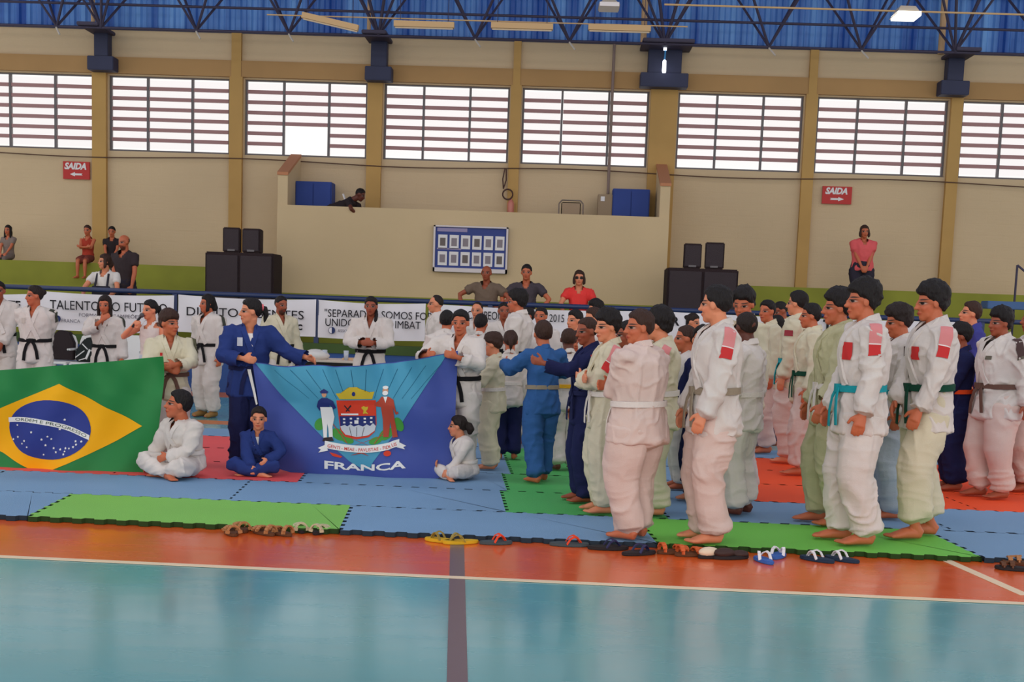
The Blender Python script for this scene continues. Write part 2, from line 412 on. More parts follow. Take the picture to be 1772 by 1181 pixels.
# hose ring and extinguisher on the pilaster
c = inv(882, 357, W-.12); e_ = empty('fire_extinguisher', (c[0]+.02, W-.17, c[2])); tag(e_, 'small fire extinguisher hung on the middle pilaster', 'fire extinguisher')
M_RED = mat('sign_red', (186, 40, 36), .5, .4)
MB().lathe([(.0, -.16), (.055, -.155), (.06, -.14), (.06, .04), (.04, .09), (.015, .11), (.015, .14), (0, .14)]).obj('cylinder', mat('extinguisher_red', (200, 120, 104), .4, .5), e_, smooth=True)
rp = [(-.06+.09*math.cos(a), -.02, .20+.09*math.sin(a)) for a in [2*math.pi*i/16 for i in range(17)]]
MB().path(rp, .014, 6).obj('hose', mat('rubber', (72, 44, 38), .6), e_); MB().box(-.07, .07, .0, .05, -.1, .08).obj('bracket', M_PIL, e_)
hp = inv(874, 300, W-.12)
tag(MB().path([inv(874, 291, W-.12), inv(870, 310, W-.12), inv(871, 327, W-.12), inv(876, 312, W-.12), inv(876, 292, W-.12)], .012, 6).obj('cable', mat('rubber', (72, 44, 38))), 'short looped cable hanging beside the middle pilaster', 'cable')
# conduit down to the right cabinet
p0 = inv(1064, 76, W-.14); p1 = inv(1052, 336, W-.14)
tag(MB().bar((p1[0], W-.14, p0[2]), (p1[0], W-.14, p1[2]), .055, n=10).obj('conduit', mat('conduit_grey', (132, 112, 104), .6)), 'grey conduit running down the wall to the beige balcony box', 'conduit')
# notice board
a = inv(751, 391, YB-.06); b = inv(877, 477, YB-.06); nb = empty('notice_board', ((a[0]+b[0])/2, YB-.06, (a[2]+b[2])/2+.02)); tag(nb, 'blue notice board in a white frame with two rows of papers', 'notice board')
hw = (b[0]-a[0])/2; hh_ = (inv(814, 394, YB)[2]-inv(814, 474, YB)[2])/2
MB().box(-hw, hw, 0, .05, -hh_, hh_).obj('board', mat('board_blue', (58, 72, 136), .7), nb)
fm = mat('frame_white', (216, 206, 206), .6); f_ = .05
for (a1, b1, c1, d1) in ((-hw, hw, hh_-.025, hh_), (-hw, hw, -hh_, -hh_+.07), (-hw, -hw+.03, -hh_, hh_), (hw-.03, hw, -hh_, hh_)):
    MB().box(a1, b1, -.03, 0, c1, d1).obj('frame_bar', fm, nb)
pw = mat('paper_white', (226, 222, 222), .8); pg = mat('print_grey', (140, 130, 136), .8)
for r in range(2):
    for c in range(6):
        wx = hw*2-.10; cx_ = -hw+.06+wx*(c+.5)/6; zc = hh_*(.30 if r == 0 else -.42)+.0; wd = wx/6*.40; hd = hh_*.30
        pp_ = MB().box(cx_-wd, cx_+wd, -.006, 0, zc-hd, zc+hd).obj('paper', pw, nb)
        MB().box(cx_-wd*.6, cx_+wd*.6, -.008, -.006, zc-hd*.6, zc+hd*.55).obj('print', pg if (c+r) % 3 else mat('print_dark', (110, 100, 96)), pp_)
MB().box(-hw+.06, -hw*.1, -.006, 0, hh_*.74, hh_*.90).obj('title_strip', mat('strip_lilac', (150, 140, 176)), nb)
MB().box(-hw+.06, -hw*.25, -.006, 0, -hh_*.04, hh_*.03).obj('title_strip', mat('strip_lilac', (150, 140, 176)), nb)
# exit signs
def sign(px0, py0, px1, py1, label, right):
    Ys = W-.05; a = inv(px0, py0, Ys); b = inv(px1, py1, Ys); cx_ = (a[0]+b[0])/2; cz = (a[2]+b[2])/2; hw = abs(b[0]-a[0])/2; hh_ = abs(a[2]-b[2])/2
    e_ = empty('exit_sign', (cx_, Ys, cz)); tag(e_, label, 'sign', 'red exit signs')
    MB().box(-hw, hw, 0, .03, -hh_, hh_).obj('plate', M_RED, e_)
    V, F = textmesh('SAIDA', hh_*.98, .003, .007, 'CENTER', .25)
    meshobj('lettering', [(x*.92-.02, -c_-.004, z+hh_*.14) for x, z, c_ in V], F, pw, e_)
    s = 1 if right else -1
    poly = [(-.5, .10), (-.42, 0), (-.5, -.10), (.1, -.10), (.1, -.22), (.5, 0), (.1, .22), (.1, .10)]
    MB().prism([(s*x*hw*.95, z*hh_*1.1-hh_*.45) for x, z in poly], -.008, 0).obj('arrow', pw, e_)
sign(109, 279, 155, 311, 'red SAIDA exit sign with arrow pointing left, on the left wall', False)
sign(1424, 322, 1473, 354, 'red SAIDA exit sign with arrow pointing right, on the right wall', True)
# loudspeakers
M_SPK = mat('speaker_black', (50, 38, 40), .85, .2, bump=(60, .5, (1, 1, 1))); M_SPG = mat('speaker_grille', (62, 52, 56), .7, .3, bump=(120, .6, (1, 1, 1)))
def bin_(px0, px1, pyt, Y, label):
    a = inv(px0, pyt, Y); b = inv(px1, pyt+4, Y); zt_ = a[2]*.5+b[2]*.5; e_ = empty('bass_speaker', ((a[0]+b[0])/2, Y, .70)); tag(e_, label, 'loudspeaker', 'big black bass speakers')
    hw = (b[0]-a[0])/2; h = zt_-.70
    MB().box(-hw, hw, .03, .7, 0, h).obj('cabinet', M_SPK, e_, bevel=.02)
    for s in (-1, 1): MB().box(min(s*.02, s*(hw-.03)), max(s*.02, s*(hw-.03)), 0, .03, .05, h-.05).obj('grille', M_SPG, e_, bevel=.008)
    return zt_
def small_(px0, px1, pyt, Y, zb, label, tl):
    a = inv(px0, pyt, Y); b = inv(px1, pyt, Y); h = a[2]-zb; e_ = empty('loudspeaker', ((a[0]+b[0])/2, Y+.02, zb)); tag(e_, label, 'loudspeaker', 'small black speakers on top')
    hw = (b[0]-a[0])/2
    MB().prismz([(-hw, 0), (hw, 0), (hw*.7, .32), (-hw*.7, .32)], 0, h).obj('cabinet', M_SPK, e_, bevel=.015)
    MB().box(-hw+.02, hw-.02, -.015, 0, .03, h-.03).obj('grille', M_SPG, e_, bevel=.006); MB().box(-.06, .06, -.018, -.014, .02, .05).obj('badge', M_MULL, e_)
    e_.rotation_euler = (0, 0, tl)
z_ = bin_(354, 473, 435, 20.6, 'big black bass cabinet left of the balcony')
small_(385, 415, 393, 20.65, z_, 'small black speaker, left one on the left bass cabinet', .05); small_(418, 450, 395, 20.65, z_, 'small black speaker, right one on the left bass cabinet', -.08)
z_ = bin_(1156, 1279, 463, 20.6, 'big black bass cabinet right of the balcony')
small_(1184, 1216, 421, 20.65, z_, 'small black speaker, left one on the right bass cabinet', .05); small_(1221, 1255, 419, 20.65, z_, 'small black speaker, right one on the right bass cabinet', -.12)

# roof steelwork
YT = W-.9
lo = [inv(x, 43+.0288*x, YT) for x in (0, 1772)]; up = [inv(x, 2+.026*x, YT) for x in (0, 1772)]
zlo = (lo[0][2]+lo[1][2])/2; zup = (up[0][2]+up[1][2])/2
tr = empty('roof_truss', (0, YT, zlo)); tag(tr, 'dark steel lattice truss running along the top of the wall', 'truss')
MB().bar((XL, 0, 0), (XR, 0, 0), .045, n=8).obj('bottom_chord', M_STEEL, tr); MB().bar((XL, .1, zup-zlo), (XR, .1, zup-zlo), .045, n=8).obj('purlin', M_STEEL, tr)
for yy in (-.75, .75): MB().bar((XL, yy, 1.15), (XR, yy, 1.15), .06, n=8).obj('top_chord', M_STEEL, tr)
ax_px = [-65, 98, 175, 255, 340, 500, 655, 822, 985, 1150, 1330, 1490, 1652, 1820]
apex = [xat(x, 50+.03*x, YT) for x in (-65, 98, 175, 340, 500, 655, 822, 985, 1150, 1330, 1490, 1652, 1820)]
main = [2, 5, 8, 11]
for i, ax_ in enumerate(apex):
    for sx in (-1, 1):
        for sy in (-1, 1):
            MB().bar((ax_, 0, 0), (ax_+sx*.62, sy*.75, 1.15), .045, n=6).obj('web_bar', M_STEEL, tr)
    if i in main:
        for sx in (-.28, .28): MB().bar((ax_, 0, 0), (ax_+sx, -.75, 1.15), .055, n=6).obj('web_bar', M_STEEL, tr)
    elif i: MB().bar((ax_, -.02, -.02), (ax_+.10, -.12, -.16), .03, n=6).obj('tie', mat('pale_metal', (200, 190, 180), .5), tr)
for q, (px, pyb, wn, wbs) in enumerate(((175.5, 122, 24, 45), (655.5, 140, 27, 45), (1150, 151.5, 56, 80), (1652.5, 165, 27, 47))):
    x = xat(px, pyb-30, W-.3); zb = inv(px, pyb, W-.3)[2]; s = (W-.3)/FOC; nm = ('leftmost', 'second from left', 'widest', 'rightmost')[q]
    e_ = empty('truss_bracket', (x, W-.09, zb)); tag(e_, 'dark blue steel truss bracket on the wall, the %s one' % nm, 'bracket', 'truss brackets on the pilasters')
    MB().box(-wbs*s/2, wbs*s/2, -.28, 0, 0, .24).obj('base_block', M_STEELB, e_, bevel=.01); MB().box(-wn*s/2, wn*s/2, -.24, -.02, .24, zlo-zb+.05).obj('stem', M_STEELB, e_, bevel=.01)
    MB().box(-wn*s*.75, wn*s*.75, -.90, -.02, zlo-zb+.02, zlo-zb+.08).obj('head_plate', M_STEEL, e_, bevel=.01)
    if q == 2:
        c0 = inv(1151.5, 80, W-.50); c1 = inv(1149, 126, W-.50); dz_ = c0[2]-c1[2]
        l_ = empty('wall_lamp', (c1[0], W-.50, c1[2])); tag(l_, 'lit upright tube lamp on the widest bracket', 'lamp')
        MB().lathe([(0, 0), (.028, .0), (.035, .03), (.03, .2), (.012, .22), (0, .22)]).obj('tube', mat('lamp_glow', (235, 240, 255), .4, emit=((235, 242, 255), 4.0)), l_, smooth=True)
        MB().bar((0, .02, .2), (.01, .02, dz_-.05), .03, n=8).obj('tube_holder', mat('lamp_blue', (70, 150, 215), .5), l_)
        MB().lathe([(0, dz_-.07), (.03, dz_-.07), (.03, dz_), (0, dz_)]).obj('lamp_cap', mat('lamp_glow2', (235, 240, 255), .4, emit=((235, 242, 255), 1.5)), l_, smooth=True)
# hanging strip-light battens
M_BAT = mat('batten_tan', (214, 176, 128), .6, .3)
for (xa, ya, xb, yb, lb) in ((523, 26, 620, 49, 'tilted tan light batten hanging loose'), (682, 41, 786, 44, 'tan light batten just right of the second bracket'), (850, 44, 957, 47, 'tan light batten above the middle of the wall'), (1018, 47, 1126, 50, 'tan light batten left of the widest bracket')):
    Yq = W-1.9; A = inv(xa, ya, Yq); B = inv(xb, yb, Yq); e_ = empty('light_batten', tuple((A+B)/2)); tag(e_, lb, 'light fitting', 'light battens under the roof')
    d_ = (B-A)/2
    MB().bar(-d_, d_, .10, .09).obj('housing', M_BAT, e_); [MB().bar(d_*q_, (d_[0]*q_, 0, 8.9-e_.location.z), .012, n=5).obj('hanger', M_STEEL, e_) for q_ in (-.8, .8)]; MB().bar(-d_*.96+np.array([0, 0, -.055]), d_*.96+np.array([0, 0, -.055]), .03, n=8).obj('tube', mat('tube_off', (226, 206, 180), .4), e_)
A = inv(462, 29, W-1.85); B = inv(1190, 47, W-1.85)
tag(MB().bar((A[0], A[1], (A[2]+B[2])/2+.02), (B[0], B[1], (A[2]+B[2])/2+.02), .022, n=6).obj('light_track', M_BAT), 'thin horizontal track holding the tan light battens', 'track')
A = inv(1150, 2, W-2.4); B = inv(1772, 14, W-2.4)
tag(MB().bar((A[0], A[1], A[2]-.05), (B[0]+2, B[1], A[2]-.05), .03, n=6).obj('pipe', M_BAT), 'thin pale horizontal pipe at top right under the roof', 'pipe')
for q, (px, yb) in enumerate(((161, 48), (638, 64), (1113, 78), (1628, 94))):
    x = xat(px, yb, W-.25); zb = inv(px, yb, W-.25)[2]
    o = MB().bar((x, W-.25, zb), (x, W-.25, zb+1.7), .11 if q > 1 else .07, n=10).obj('downpipe', mat('pipe_tan', (206, 168, 126), .6)); tag(o, 'upright tan pipe in front of the blue cladding, %s' % ('leftmost', 'second from left', 'third from left', 'rightmost')[q], 'pipe', 'tan pipes on the cladding')
for (xa, ya, xb, yb, lit, lb) in ((1036, 2, 1072, 13, 0, 'small pale box floodlight at the top middle'), (1547, 12, 1589, 29, 1, 'lit box floodlight at top right')):
    Yq = W-3; A = inv(xa, ya, Yq); B = inv(xb, yb, Yq); c = (A+B)/2; e_ = empty('floodlight', tuple(c)); tag(e_, lb, 'floodlight'); hw = (B[0]-A[0])/2; hh_ = (A[2]-B[2])/2
    MB().add([(-hw, -.2, -hh_), (hw, -.2, -hh_), (hw, .25, -hh_), (-hw, .25, -hh_), (-hw*.6, -.1, hh_), (hw*.6, -.1, hh_), (hw*.6, .15, hh_), (-hw*.6, .15, hh_)], [(0, 3, 2, 1), (4, 5, 6, 7), (0, 1, 5, 4), (1, 2, 6, 5), (2, 3, 7, 6), (3, 0, 4, 7)]).obj('housing', mat('lamp_housing', (206, 190, 170), .5), e_)
    MB().box(-hw*.92, hw*.92, -.215, .2, -hh_-.03, -hh_+.03).obj('lens', mat('flood_on', (255, 250, 235), .4, emit=((255, 250, 232), 5.0)) if lit else mat('flood_off', (230, 222, 220), .4), e_)
    MB().bar((0, 0, hh_), (.25, .3, hh_+.6), .03, n=6).obj('bracket', M_STEEL, e_)
# ------------------------------------------------------------------ people: shape tools
def _ico(sub):
    bm = bmesh.new(); bmesh.ops.create_icosphere(bm, subdivisions=sub, radius=1)
    V = np.array([v.co[:] for v in bm.verts]); F = np.array([[v.index for v in f.verts] for f in bm.faces]); bm.free()
    return V, F
ICO2, ICO4 = _ico(2), _ico(4)
class Soup:
    def __init__(s): s.V = []; s.F = []; s.n = 0
    def add(s, V, F):
        s.V.append(np.asarray(V, float)); s.F += [tuple(int(i)+s.n for i in f) for f in F]; s.n += len(V)
    def ell(s, c, r, R=None):
        V = ICO2[0]*np.asarray(r)
        if R is not None: V = V @ R.T
        s.add(V+np.asarray(c), ICO2[1])
    def tube(s, pts, rad, side=None, n=14):
        pts = [np.asarray(p, float) for p in pts]; m = len(pts); V = []; F = []
        rad = [(r, r) if np.isscalar(r) else r for r in rad]
        prev = None
        for i, p in enumerate(pts):
            t = pts[min(i+1, m-1)]-pts[max(i-1, 0)]; t = t/(np.linalg.norm(t)+1e-9)
            if i == 0: t0 = t
            sd = np.asarray(side, float) if side is not None else (prev if prev is not None else (np.array([1., 0, 0]) if abs(t[0]) < 0.9 else np.array([0, 1., 0])))
            a = sd-t*(sd@t); a /= np.linalg.norm(a)+1e-9; b = np.cross(t, a); prev = a
            for k in range(n):
                th = 2*math.pi*k/n
                V.append(p+a*math.cos(th)*rad[i][0]+b*math.sin(th)*rad[i][1])
        V.append(pts[0]-t0*min(rad[0])*0.5); V.append(pts[-1]+t*min(rad[-1])*0.5)
        for i in range(m-1):
            for k in range(n):
                F.append((i*n+k, i*n+(k+1) % n, (i+1)*n+(k+1) % n, (i+1)*n+k))
        for k in range(n):
            F.append((m*n, (k+1) % n, k)); F.append((m*n+1, (m-1)*n+k, (m-1)*n+(k+1) % n))
        s.add(V, F)
_tmp = bpy.data.objects.new('tmp', bpy.data.meshes.new('tmp')); COL.objects.link(_tmp)
_rm = _tmp.modifiers.new('r', 'REMESH'); _rm.mode = 'VOXEL'
_sm = _tmp.modifiers.new('s', 'SMOOTH'); _sm.factor = 0.5
def remesh(soup, voxel, smooth=2):
    me = bpy.data.meshes.new('tmp')
    me.from_pydata(np.concatenate(soup.V).tolist(), [], soup.F)
    old = _tmp.data; _tmp.data = me; bpy.data.meshes.remove(old)
    _rm.voxel_size = voxel; _sm.iterations = smooth
    dg = bpy.context.evaluated_depsgraph_get(); dg.update()
    ev = _tmp.evaluated_get(dg); e = ev.to_mesh()
    V = np.empty(len(e.vertices)*3, np.float32); e.vertices.foreach_get('co', V)
    N = np.empty(len(e.vertices)*3, np.float32); e.vertices.foreach_get('normal', N)
    F = np.empty(len(e.loops), np.int32); e.loops.foreach_get('vertex_index', F)
    ev.to_mesh_clear()
    return V.reshape(-1, 3).astype(float), F.reshape(-1, 4), N.reshape(-1, 3).astype(float)
_rng = np.random.RandomState(3)
_G = _rng.rand(32, 32, 32)
def vnoise(P):
    i = np.floor(P).astype(int); f = P-i; f = f*f*(3-2*f); i &= 31; j = (i+1) & 31
    g = lambda a, b, c: _G[a, b, c]
    x0, y0, z0 = i.T; x1, y1, z1 = j.T; fx, fy, fz = f.T
    a = g(x0, y0, z0)*(1-fx)+g(x1, y0, z0)*fx; b = g(x0, y1, z0)*(1-fx)+g(x1, y1, z0)*fx
    c = g(x0, y0, z1)*(1-fx)+g(x1, y0, z1)*fx; d = g(x0, y1, z1)*(1-fx)+g(x1, y1, z1)*fx
    return (a*(1-fy)+b*fy)*(1-fz)+(c*(1-fy)+d*fy)*fz
def ridge(P):
    r = np.clip(1-np.abs(2*vnoise(P)-1)*2.2, 0, 1)
    return r**1.5+.15
def drop(V, F, bad):
    """delete the vertices flagged bad and their faces"""
    keepf = ~bad[F].any(axis=1); F = F[keepf]
    used = np.zeros(len(V), bool); used[F.ravel()] = True
    idx = np.cumsum(used)-1
    return V[used], idx[F], used
def ik(a, t, l1, l2, pole):
    a = np.asarray(a, float); d = np.asarray(t, float)-a; L = np.linalg.norm(d); u = d/L
    L = min(L, (l1+l2)*0.995); L = max(L, abs(l1-l2)+1e-3)
    x = (l1*l1-l2*l2+L*L)/(2*L); h = math.sqrt(max(l1*l1-x*x, 0))
    p = np.asarray(pole, float); p = p-u*(p@u); p /= np.linalg.norm(p)+1e-9
    return a+u*x+p*h, a+u*L
def rotz(a): c, s = math.cos(a), math.sin(a); return np.array([[c, -s, 0], [s, c, 0], [0, 0, 1.]])
def rotx(a): c, s = math.cos(a), math.sin(a); return np.array([[1., 0, 0], [0, c, -s], [0, s, c]])
def roty(a): c, s = math.cos(a), math.sin(a); return np.array([[c, 0, s], [0, 1., 0], [-s, 0, c]])

# ------------------------------------------------------------------ people: materials
HAIRC = {'black': (26, 20, 20), 'brown': (58, 36, 28), 'dark': (38, 27, 24), 'grey': (70, 60, 55)}
SKINC = {'light': (216, 136, 100), 'tan': (192, 104, 70), 'brown': (156, 80, 54), 'dark': (96, 50, 38)}
def hair_mat(c): return mat('hair_'+c, HAIRC[c], 0.6, 0.25, bump=(70, 0.8, (1, 1, 0.25)))
def skin_mat(tone, beard=False, glasses=False):
    name = 'skin_'+tone+('_beard' if beard else '')+('_glasses' if glasses else '')
    if name in MATS: return MATS[name]
    m = mat(name, SKINC[tone], 0.5, 0.35)
    nt = m.node_tree; N = nt.nodes; L = nt.links; b = N['Principled BSDF']
    base = np.array(lin(SKINC[tone]))
    at = N.new('ShaderNodeAttribute'); at.attribute_name = 'head_space'
    sp = N.new('ShaderNodeSeparateXYZ'); L.new(at.outputs['Vector'], sp.inputs[0])
    ab = N.new('ShaderNodeMath'); ab.operation = 'ABSOLUTE'; L.new(sp.outputs[0], ab.inputs[0])
    cb = N.new('ShaderNodeCombineXYZ'); L.new(ab.outputs[0], cb.inputs[0]); L.new(sp.outputs[2], cb.inputs[2])
    fr = N.new('ShaderNodeMath'); fr.operation = 'GREATER_THAN'; fr.inputs[1].default_value = 0.05; L.new(sp.outputs[1], fr.inputs[0])
    cur = [None]
    def feat(cx, cz, rx, rz, rgb, soft=0.35, amt=1.0):
        mp = N.new('ShaderNodeMapping'); mp.vector_type = 'POINT'
        mp.inputs['Location'].default_value = (-cx/rx, 0, -cz/rz); mp.inputs['Scale'].default_value = (1/rx, 1, 1/rz)
        L.new(cb.outputs[0], mp.inputs[0])
        ln = N.new('ShaderNodeVectorMath'); ln.operation = 'LENGTH'; L.new(mp.outputs[0], ln.inputs[0])
        mr = N.new('ShaderNodeMapRange'); mr.inputs[1].default_value = 1+soft/2; mr.inputs[2].default_value = 1-soft/2
        mr.inputs[3].default_value = 0; mr.inputs[4].default_value = amt; L.new(ln.outputs['Value'], mr.inputs[0])
        mu = N.new('ShaderNodeMath'); mu.operation = 'MULTIPLY'; L.new(mr.outputs[0], mu.inputs[0]); L.new(fr.outputs[0], mu.inputs[1])
        mx = N.new('ShaderNodeMix'); mx.data_type = 'RGBA'
        L.new(mu.outputs[0], mx.inputs[0])
        if cur[0] is None: mx.inputs[6].default_value = (*base, 1)
        else: L.new(cur[0], mx.inputs[6])
        mx.inputs[7].default_value = (*rgb, 1); cur[0] = mx.outputs[2]
    dk = tuple(base*0.45)
    feat(0.2, -0.13, 0.10, 0.09, tuple(base*np.array([1.02, 0.80, 0.78])), 1.2, 0.6)
    if beard: feat(0, -0.36, 0.25, 0.19, lin((50, 34, 28)), 0.4, 0.85)
    feat(0.15, 0.015, 0.115, 0.062, dk, 0.8, 0.55)
    feat(0.15, 0.01, 0.070, 0.028, lin((190, 168, 156)), 0.6, 0.75)
    feat(0.15, 0.012, 0.040, 0.036, lin((25, 15, 12)), 0.5)
    feat(0.15, 0.048, 0.085, 0.013, lin((30, 20, 18)), 0.6)
    feat(0.155, 0.115, 0.11, 0.024, lin((34, 24, 20)), 0.6, 0.9)
    feat(0, -0.265, 0.105, 0.040, tuple(base*np.array([0.85, 0.42, 0.42])), 0.5, 0.9)
    feat(0, -0.263, 0.10, 0.008, lin((60, 20, 20)), 0.8, 0.8)
    feat(0.032, -0.165, 0.02, 0.014, dk, 0.8, 0.8)
    if glasses: feat(0.15, 0.01, 0.12, 0.085, lin((18, 14, 16)), 0.2)
    L.new(cur[0], b.inputs['Base Color'])
    return m
def cloth(name, rgb): return mat('cloth_'+name, rgb, 0.9, 0.15, var=(3, 0.06), bump=[(6, 0.55, (1.5, 1.5, 0.35)), (15, .25, (.8, .8, 1.3)), (220, 0.2, (1, 1, 1))])
GI = {'white': (212, 202, 195), 'cream': (208, 198, 172), 'pink': (212, 188, 178), 'blue_tint': (184, 194, 206),
      'blue': (52, 92, 146), 'navy': (32, 36, 74), 'royal': (42, 58, 116), 'olive': (184, 178, 142), 'violet': (66, 68, 140)}
BELT = {'black': (24, 22, 24), 'green': (20, 70, 52), 'turquoise': (28, 150, 160), 'brown': (104, 76, 66), 'grey': (150, 136, 116),
        'white': (222, 212, 204), 'yellow': (236, 176, 40), 'red': (140, 34, 30), 'orange': (232, 80, 34), 'navy': (28, 32, 70), 'sky': (50, 120, 190)}

ARMS = {  # wrist target, pole (right side, x mirrored for the left)
    'down': ((.150, .035, .475), (.5, -1, 0)), 'downf': ((.130, .09, .49), (.6, -1, 0)),
    'front': ((.025, .135, .50), (1, -.35, -.2)), 'back': ((.03, -.125, .52), (1, -.7, 0)),
    'folded': ((-.045, .125, .665), (1, .1, -1.0)), 'hip': ((.125, .03, .57), (1, -.5, .1)),
    'fwd': ((.075, .33, .76), (.4, 0, -1)), 'rail': ((.13, .20, .60), (1, -.6, 0)), 'lap': ((.05, .17, .52), (1, -.4, -.3)),
    'hold': ((.10, .20, .62), (.8, -.5, -.6)), 'chest': ((.03, .14, .66), (1, 0, -.8)),
}
def person(label, X, Y, z0, H, face, skin='tan', hair='short', hairc='black', top='gi', col='white', tcol=None, belt='white',
           arms=('down', 'down'), head=None, nod=0, tilt=0, legs='stand', build=1.0, lean=(0, 0), hr=None, stag=0.0, spread=0.055,
           patches=(), hem=0.93, lowcol=None, shoes=None, group=None, beard=False, glasses=False, curl=0.5, fold=1.0, under=None,
           vneck=True, skirt=0.43, seed=None, footyaw=(8, 8), cat='person', tall=None, name='person', poles=None):
    scale_px = 2200.0/Y
    vox = min(max(2.0/scale_px, 0.0075), 0.0150)
    hr = hr or (0.141 if H > 1.5 else 0.148 if H > 1.35 else 0.160)
    if legs == 'cross': hr = 0.188
    sd = seed if seed is not None else int(abs(X*37+Y*91)*10) % 997
    rs = np.random.RandomState(sd)
    hh = hr*H; b = build
    root = empty(name, (X, Y, z0), math.radians(180+face))
    tag(root, label, cat, group)
    pz = {'stand': .50, 'cross': .085, 'chair': .075}[legs]
    dz = pz-.5
    def T(x, y, z):   # torso frame, standing fractions -> metres, with the spine's lean
        k = max(0., (z-.5)/.33); k = k*k*(3-2*min(k, 1.)) if k < 1 else k
        return np.array([x+lean[0]*k, y+lean[1]*k, z+dz-0.5*(lean[0]**2+lean[1]**2)*k/.33])*H
    zc = 1.0-hr*1.03                  # chin
    zn = zc-0.012*1.0                 # neck base
    zs = zc-0.029                     # shoulder height
    sw = .104*(0.94+0.06*b)
    kz = lambda z: .50+(z-.50)*(zs-.50)/.32   # rescale template z (.50-.82)
    # head
    ht = 0.0 if head is None else math.radians((head-face+180) % 360-180)
    R = rotz(ht) @ rotx(math.radians(-nod)) @ roty(math.radians(tilt))
    hk = {'thick': .055, 'fringe': .05, 'short': .035, 'bald': .0, 'none': 0}.get(hair, .03)
    hc = T(0, .010, 1.0-hr*(0.5+hk))+np.array([0, 0.012*H, 0])
    neck0 = T(0, -.008, zn-.02)
    body = Soup()
    def he(c, r, RR=None): body.ell(hc+R@(np.array(c)*hh), np.array(r)*hh, R if RR is None else R@RR)
    he((0, -.085, .12), (.335, .41, .38)); he((0, .07, -.10), (.265, .275, .34)); he((0, .19, -.37), (.13, .13, .12))
    he((0, .10, -.28), (.225, .20, .17)); he((0, .285, .055), (.20, .07, .055)); he((.13, .23, -.12), (.10, .09, .10)); he((-.13, .23, -.12), (.10, .09, .10))
    he((0, .355, -.03), (.045, .06, .10)); he((0, .385, -.115), (.062, .085, .055)); he((0, .30, -.262), (.105, .075, .05))
    for sx in (1, -1): he((sx*.335, -.04, -.01), (.045, .085, .125))
    body.tube([hc+R@(np.array([0, -.09, -.20])*hh), neck0], [.225*hh, .26*hh], n=12)
    # torso core
    if lowcol is None: lowcol = None
    body.tube([T(0, 0, .50), T(0, 0, kz(.60)), T(0, 0, kz(.72)), T(0, -.003, kz(.80)), T(0, -.005, zn-.025)],
              [(.05*H, .045*H), (.05*H, .045*H), (.086*H*b, .066*H*b), (.080*H*b, .052*H*b), (.034*H, .032*H)], side=(1, 0, 0))
    # arms
    chains = []
    ua, fa = .165*H, .140*H
    for i, sx in enumerate((1, -1)):   # right, left
        spec = arms[i]
        tg, pole = ARMS[spec] if isinstance(spec, str) else spec
        sh = T(sx*sw, -.004, kz(.80))
        tgt = np.array([sx*tg[0], tg[1], tg[2]+dz])*H
        if isinstance(spec, str) and spec in ('front', 'back', 'folded', 'down', 'hip'): tgt = tgt+np.array([lean[0], lean[1], 0])*H*0.5
        el, wr = ik(sh, tgt, ua, fa, (sx*pole[0], pole[1], pole[2]))
        chains.append((sh, el, wr))
        body.tube([sh, (sh+el)/2, el, el*.6+wr*.4, wr], [.030*H, .027*H, .023*H, .022*H, .0145*H], n=12)
        # hand
        d = (wr-el)/np.linalg.norm(wr-el)
        cen = T(0, 0, kz(.62)); tob = cen-wr; tob[2] = 0
        nrm = tob-d*(tob@d); nrm = nrm/(np.linalg.norm(nrm)+1e-9)
        sidev = np.cross(nrm, d)
        if sidev @ np.array([0, 1, .3]) < 0: sidev = -sidev    # thumb side forwards
        hl = .092*H
        pc = wr+d*hl*.30
        body.tube([wr, wr+d*hl*.18, wr+d*hl*.50], [(.016*H, .013*H), (.021*H, .0125*H), (.024*H, .0115*H)], side=sidev, n=10)
        cu = curl if not isinstance(curl, (tuple, list)) else curl[i]
        for q, (off, ln) in enumerate(((.0185, .40), (.0065, .46), (-.0065, .43), (-.0185, .34))):
            p0 = wr+d*hl*.46+sidev*off*H; dd = d.copy(); pts = [p0]
            for seg in range(3):
                ang = cu*(0.5+0.45*seg); dd = d*math.cos(ang)+nrm*math.sin(ang); pts.append(pts[-1]+dd*hl*ln/3*1.1)
            body.tube(pts, [.0066*H, .0063*H, .0058*H, .0050*H], n=8)
        p0 = wr+d*hl*.12+sidev*.017*H
        dd = d*.62+sidev*.72+nrm*.25; dd /= np.linalg.norm(dd)
        d2 = d*.85+sidev*.35+nrm*.35; d2 /= np.linalg.norm(d2)
        body.tube([p0, p0+dd*hl*.24, p0+dd*hl*.24+d2*hl*.24], [.0085*H, .0075*H, .006*H], n=8)
    # legs
    lchains = []; th, sn = .235*H, .228*H
    for i, sx in enumerate((1, -1)):
        hip = np.array([sx*.052*b, 0, pz])*H
        if legs == 'stand':
            an = np.array([sx*spread, (stag if sx > 0 else -stag)-.012, .045])*H; pole = (sx*.1, 1, 0); fy = sx*footyaw[i]
        elif legs == 'cross':
            an = np.array([-sx*.045, .175+(.035 if sx > 0 else -.01), .042])*H; pole = (sx*1.0, .25, .25); fy = -sx*70
        else:
            an = np.array([sx*.06, .23, -.205])*H; pole = (0, .3, 1); fy = sx*8
        kn, an2 = ik(hip, an, th, sn, pole)
        fd = rotz(-math.radians(fy)) @ np.array([0, 1., 0])
        lchains.append((hip, kn, an2, fd))
        full = lowcol == 'bare' or hem <= 0
        body.tube([hip, (hip+kn)/2, kn, kn*.65+an2*.35, an2], [(.05 if full else .038)*H, (.045 if full else .034)*H, .031*H, .032*H, .0195*H], n=12)
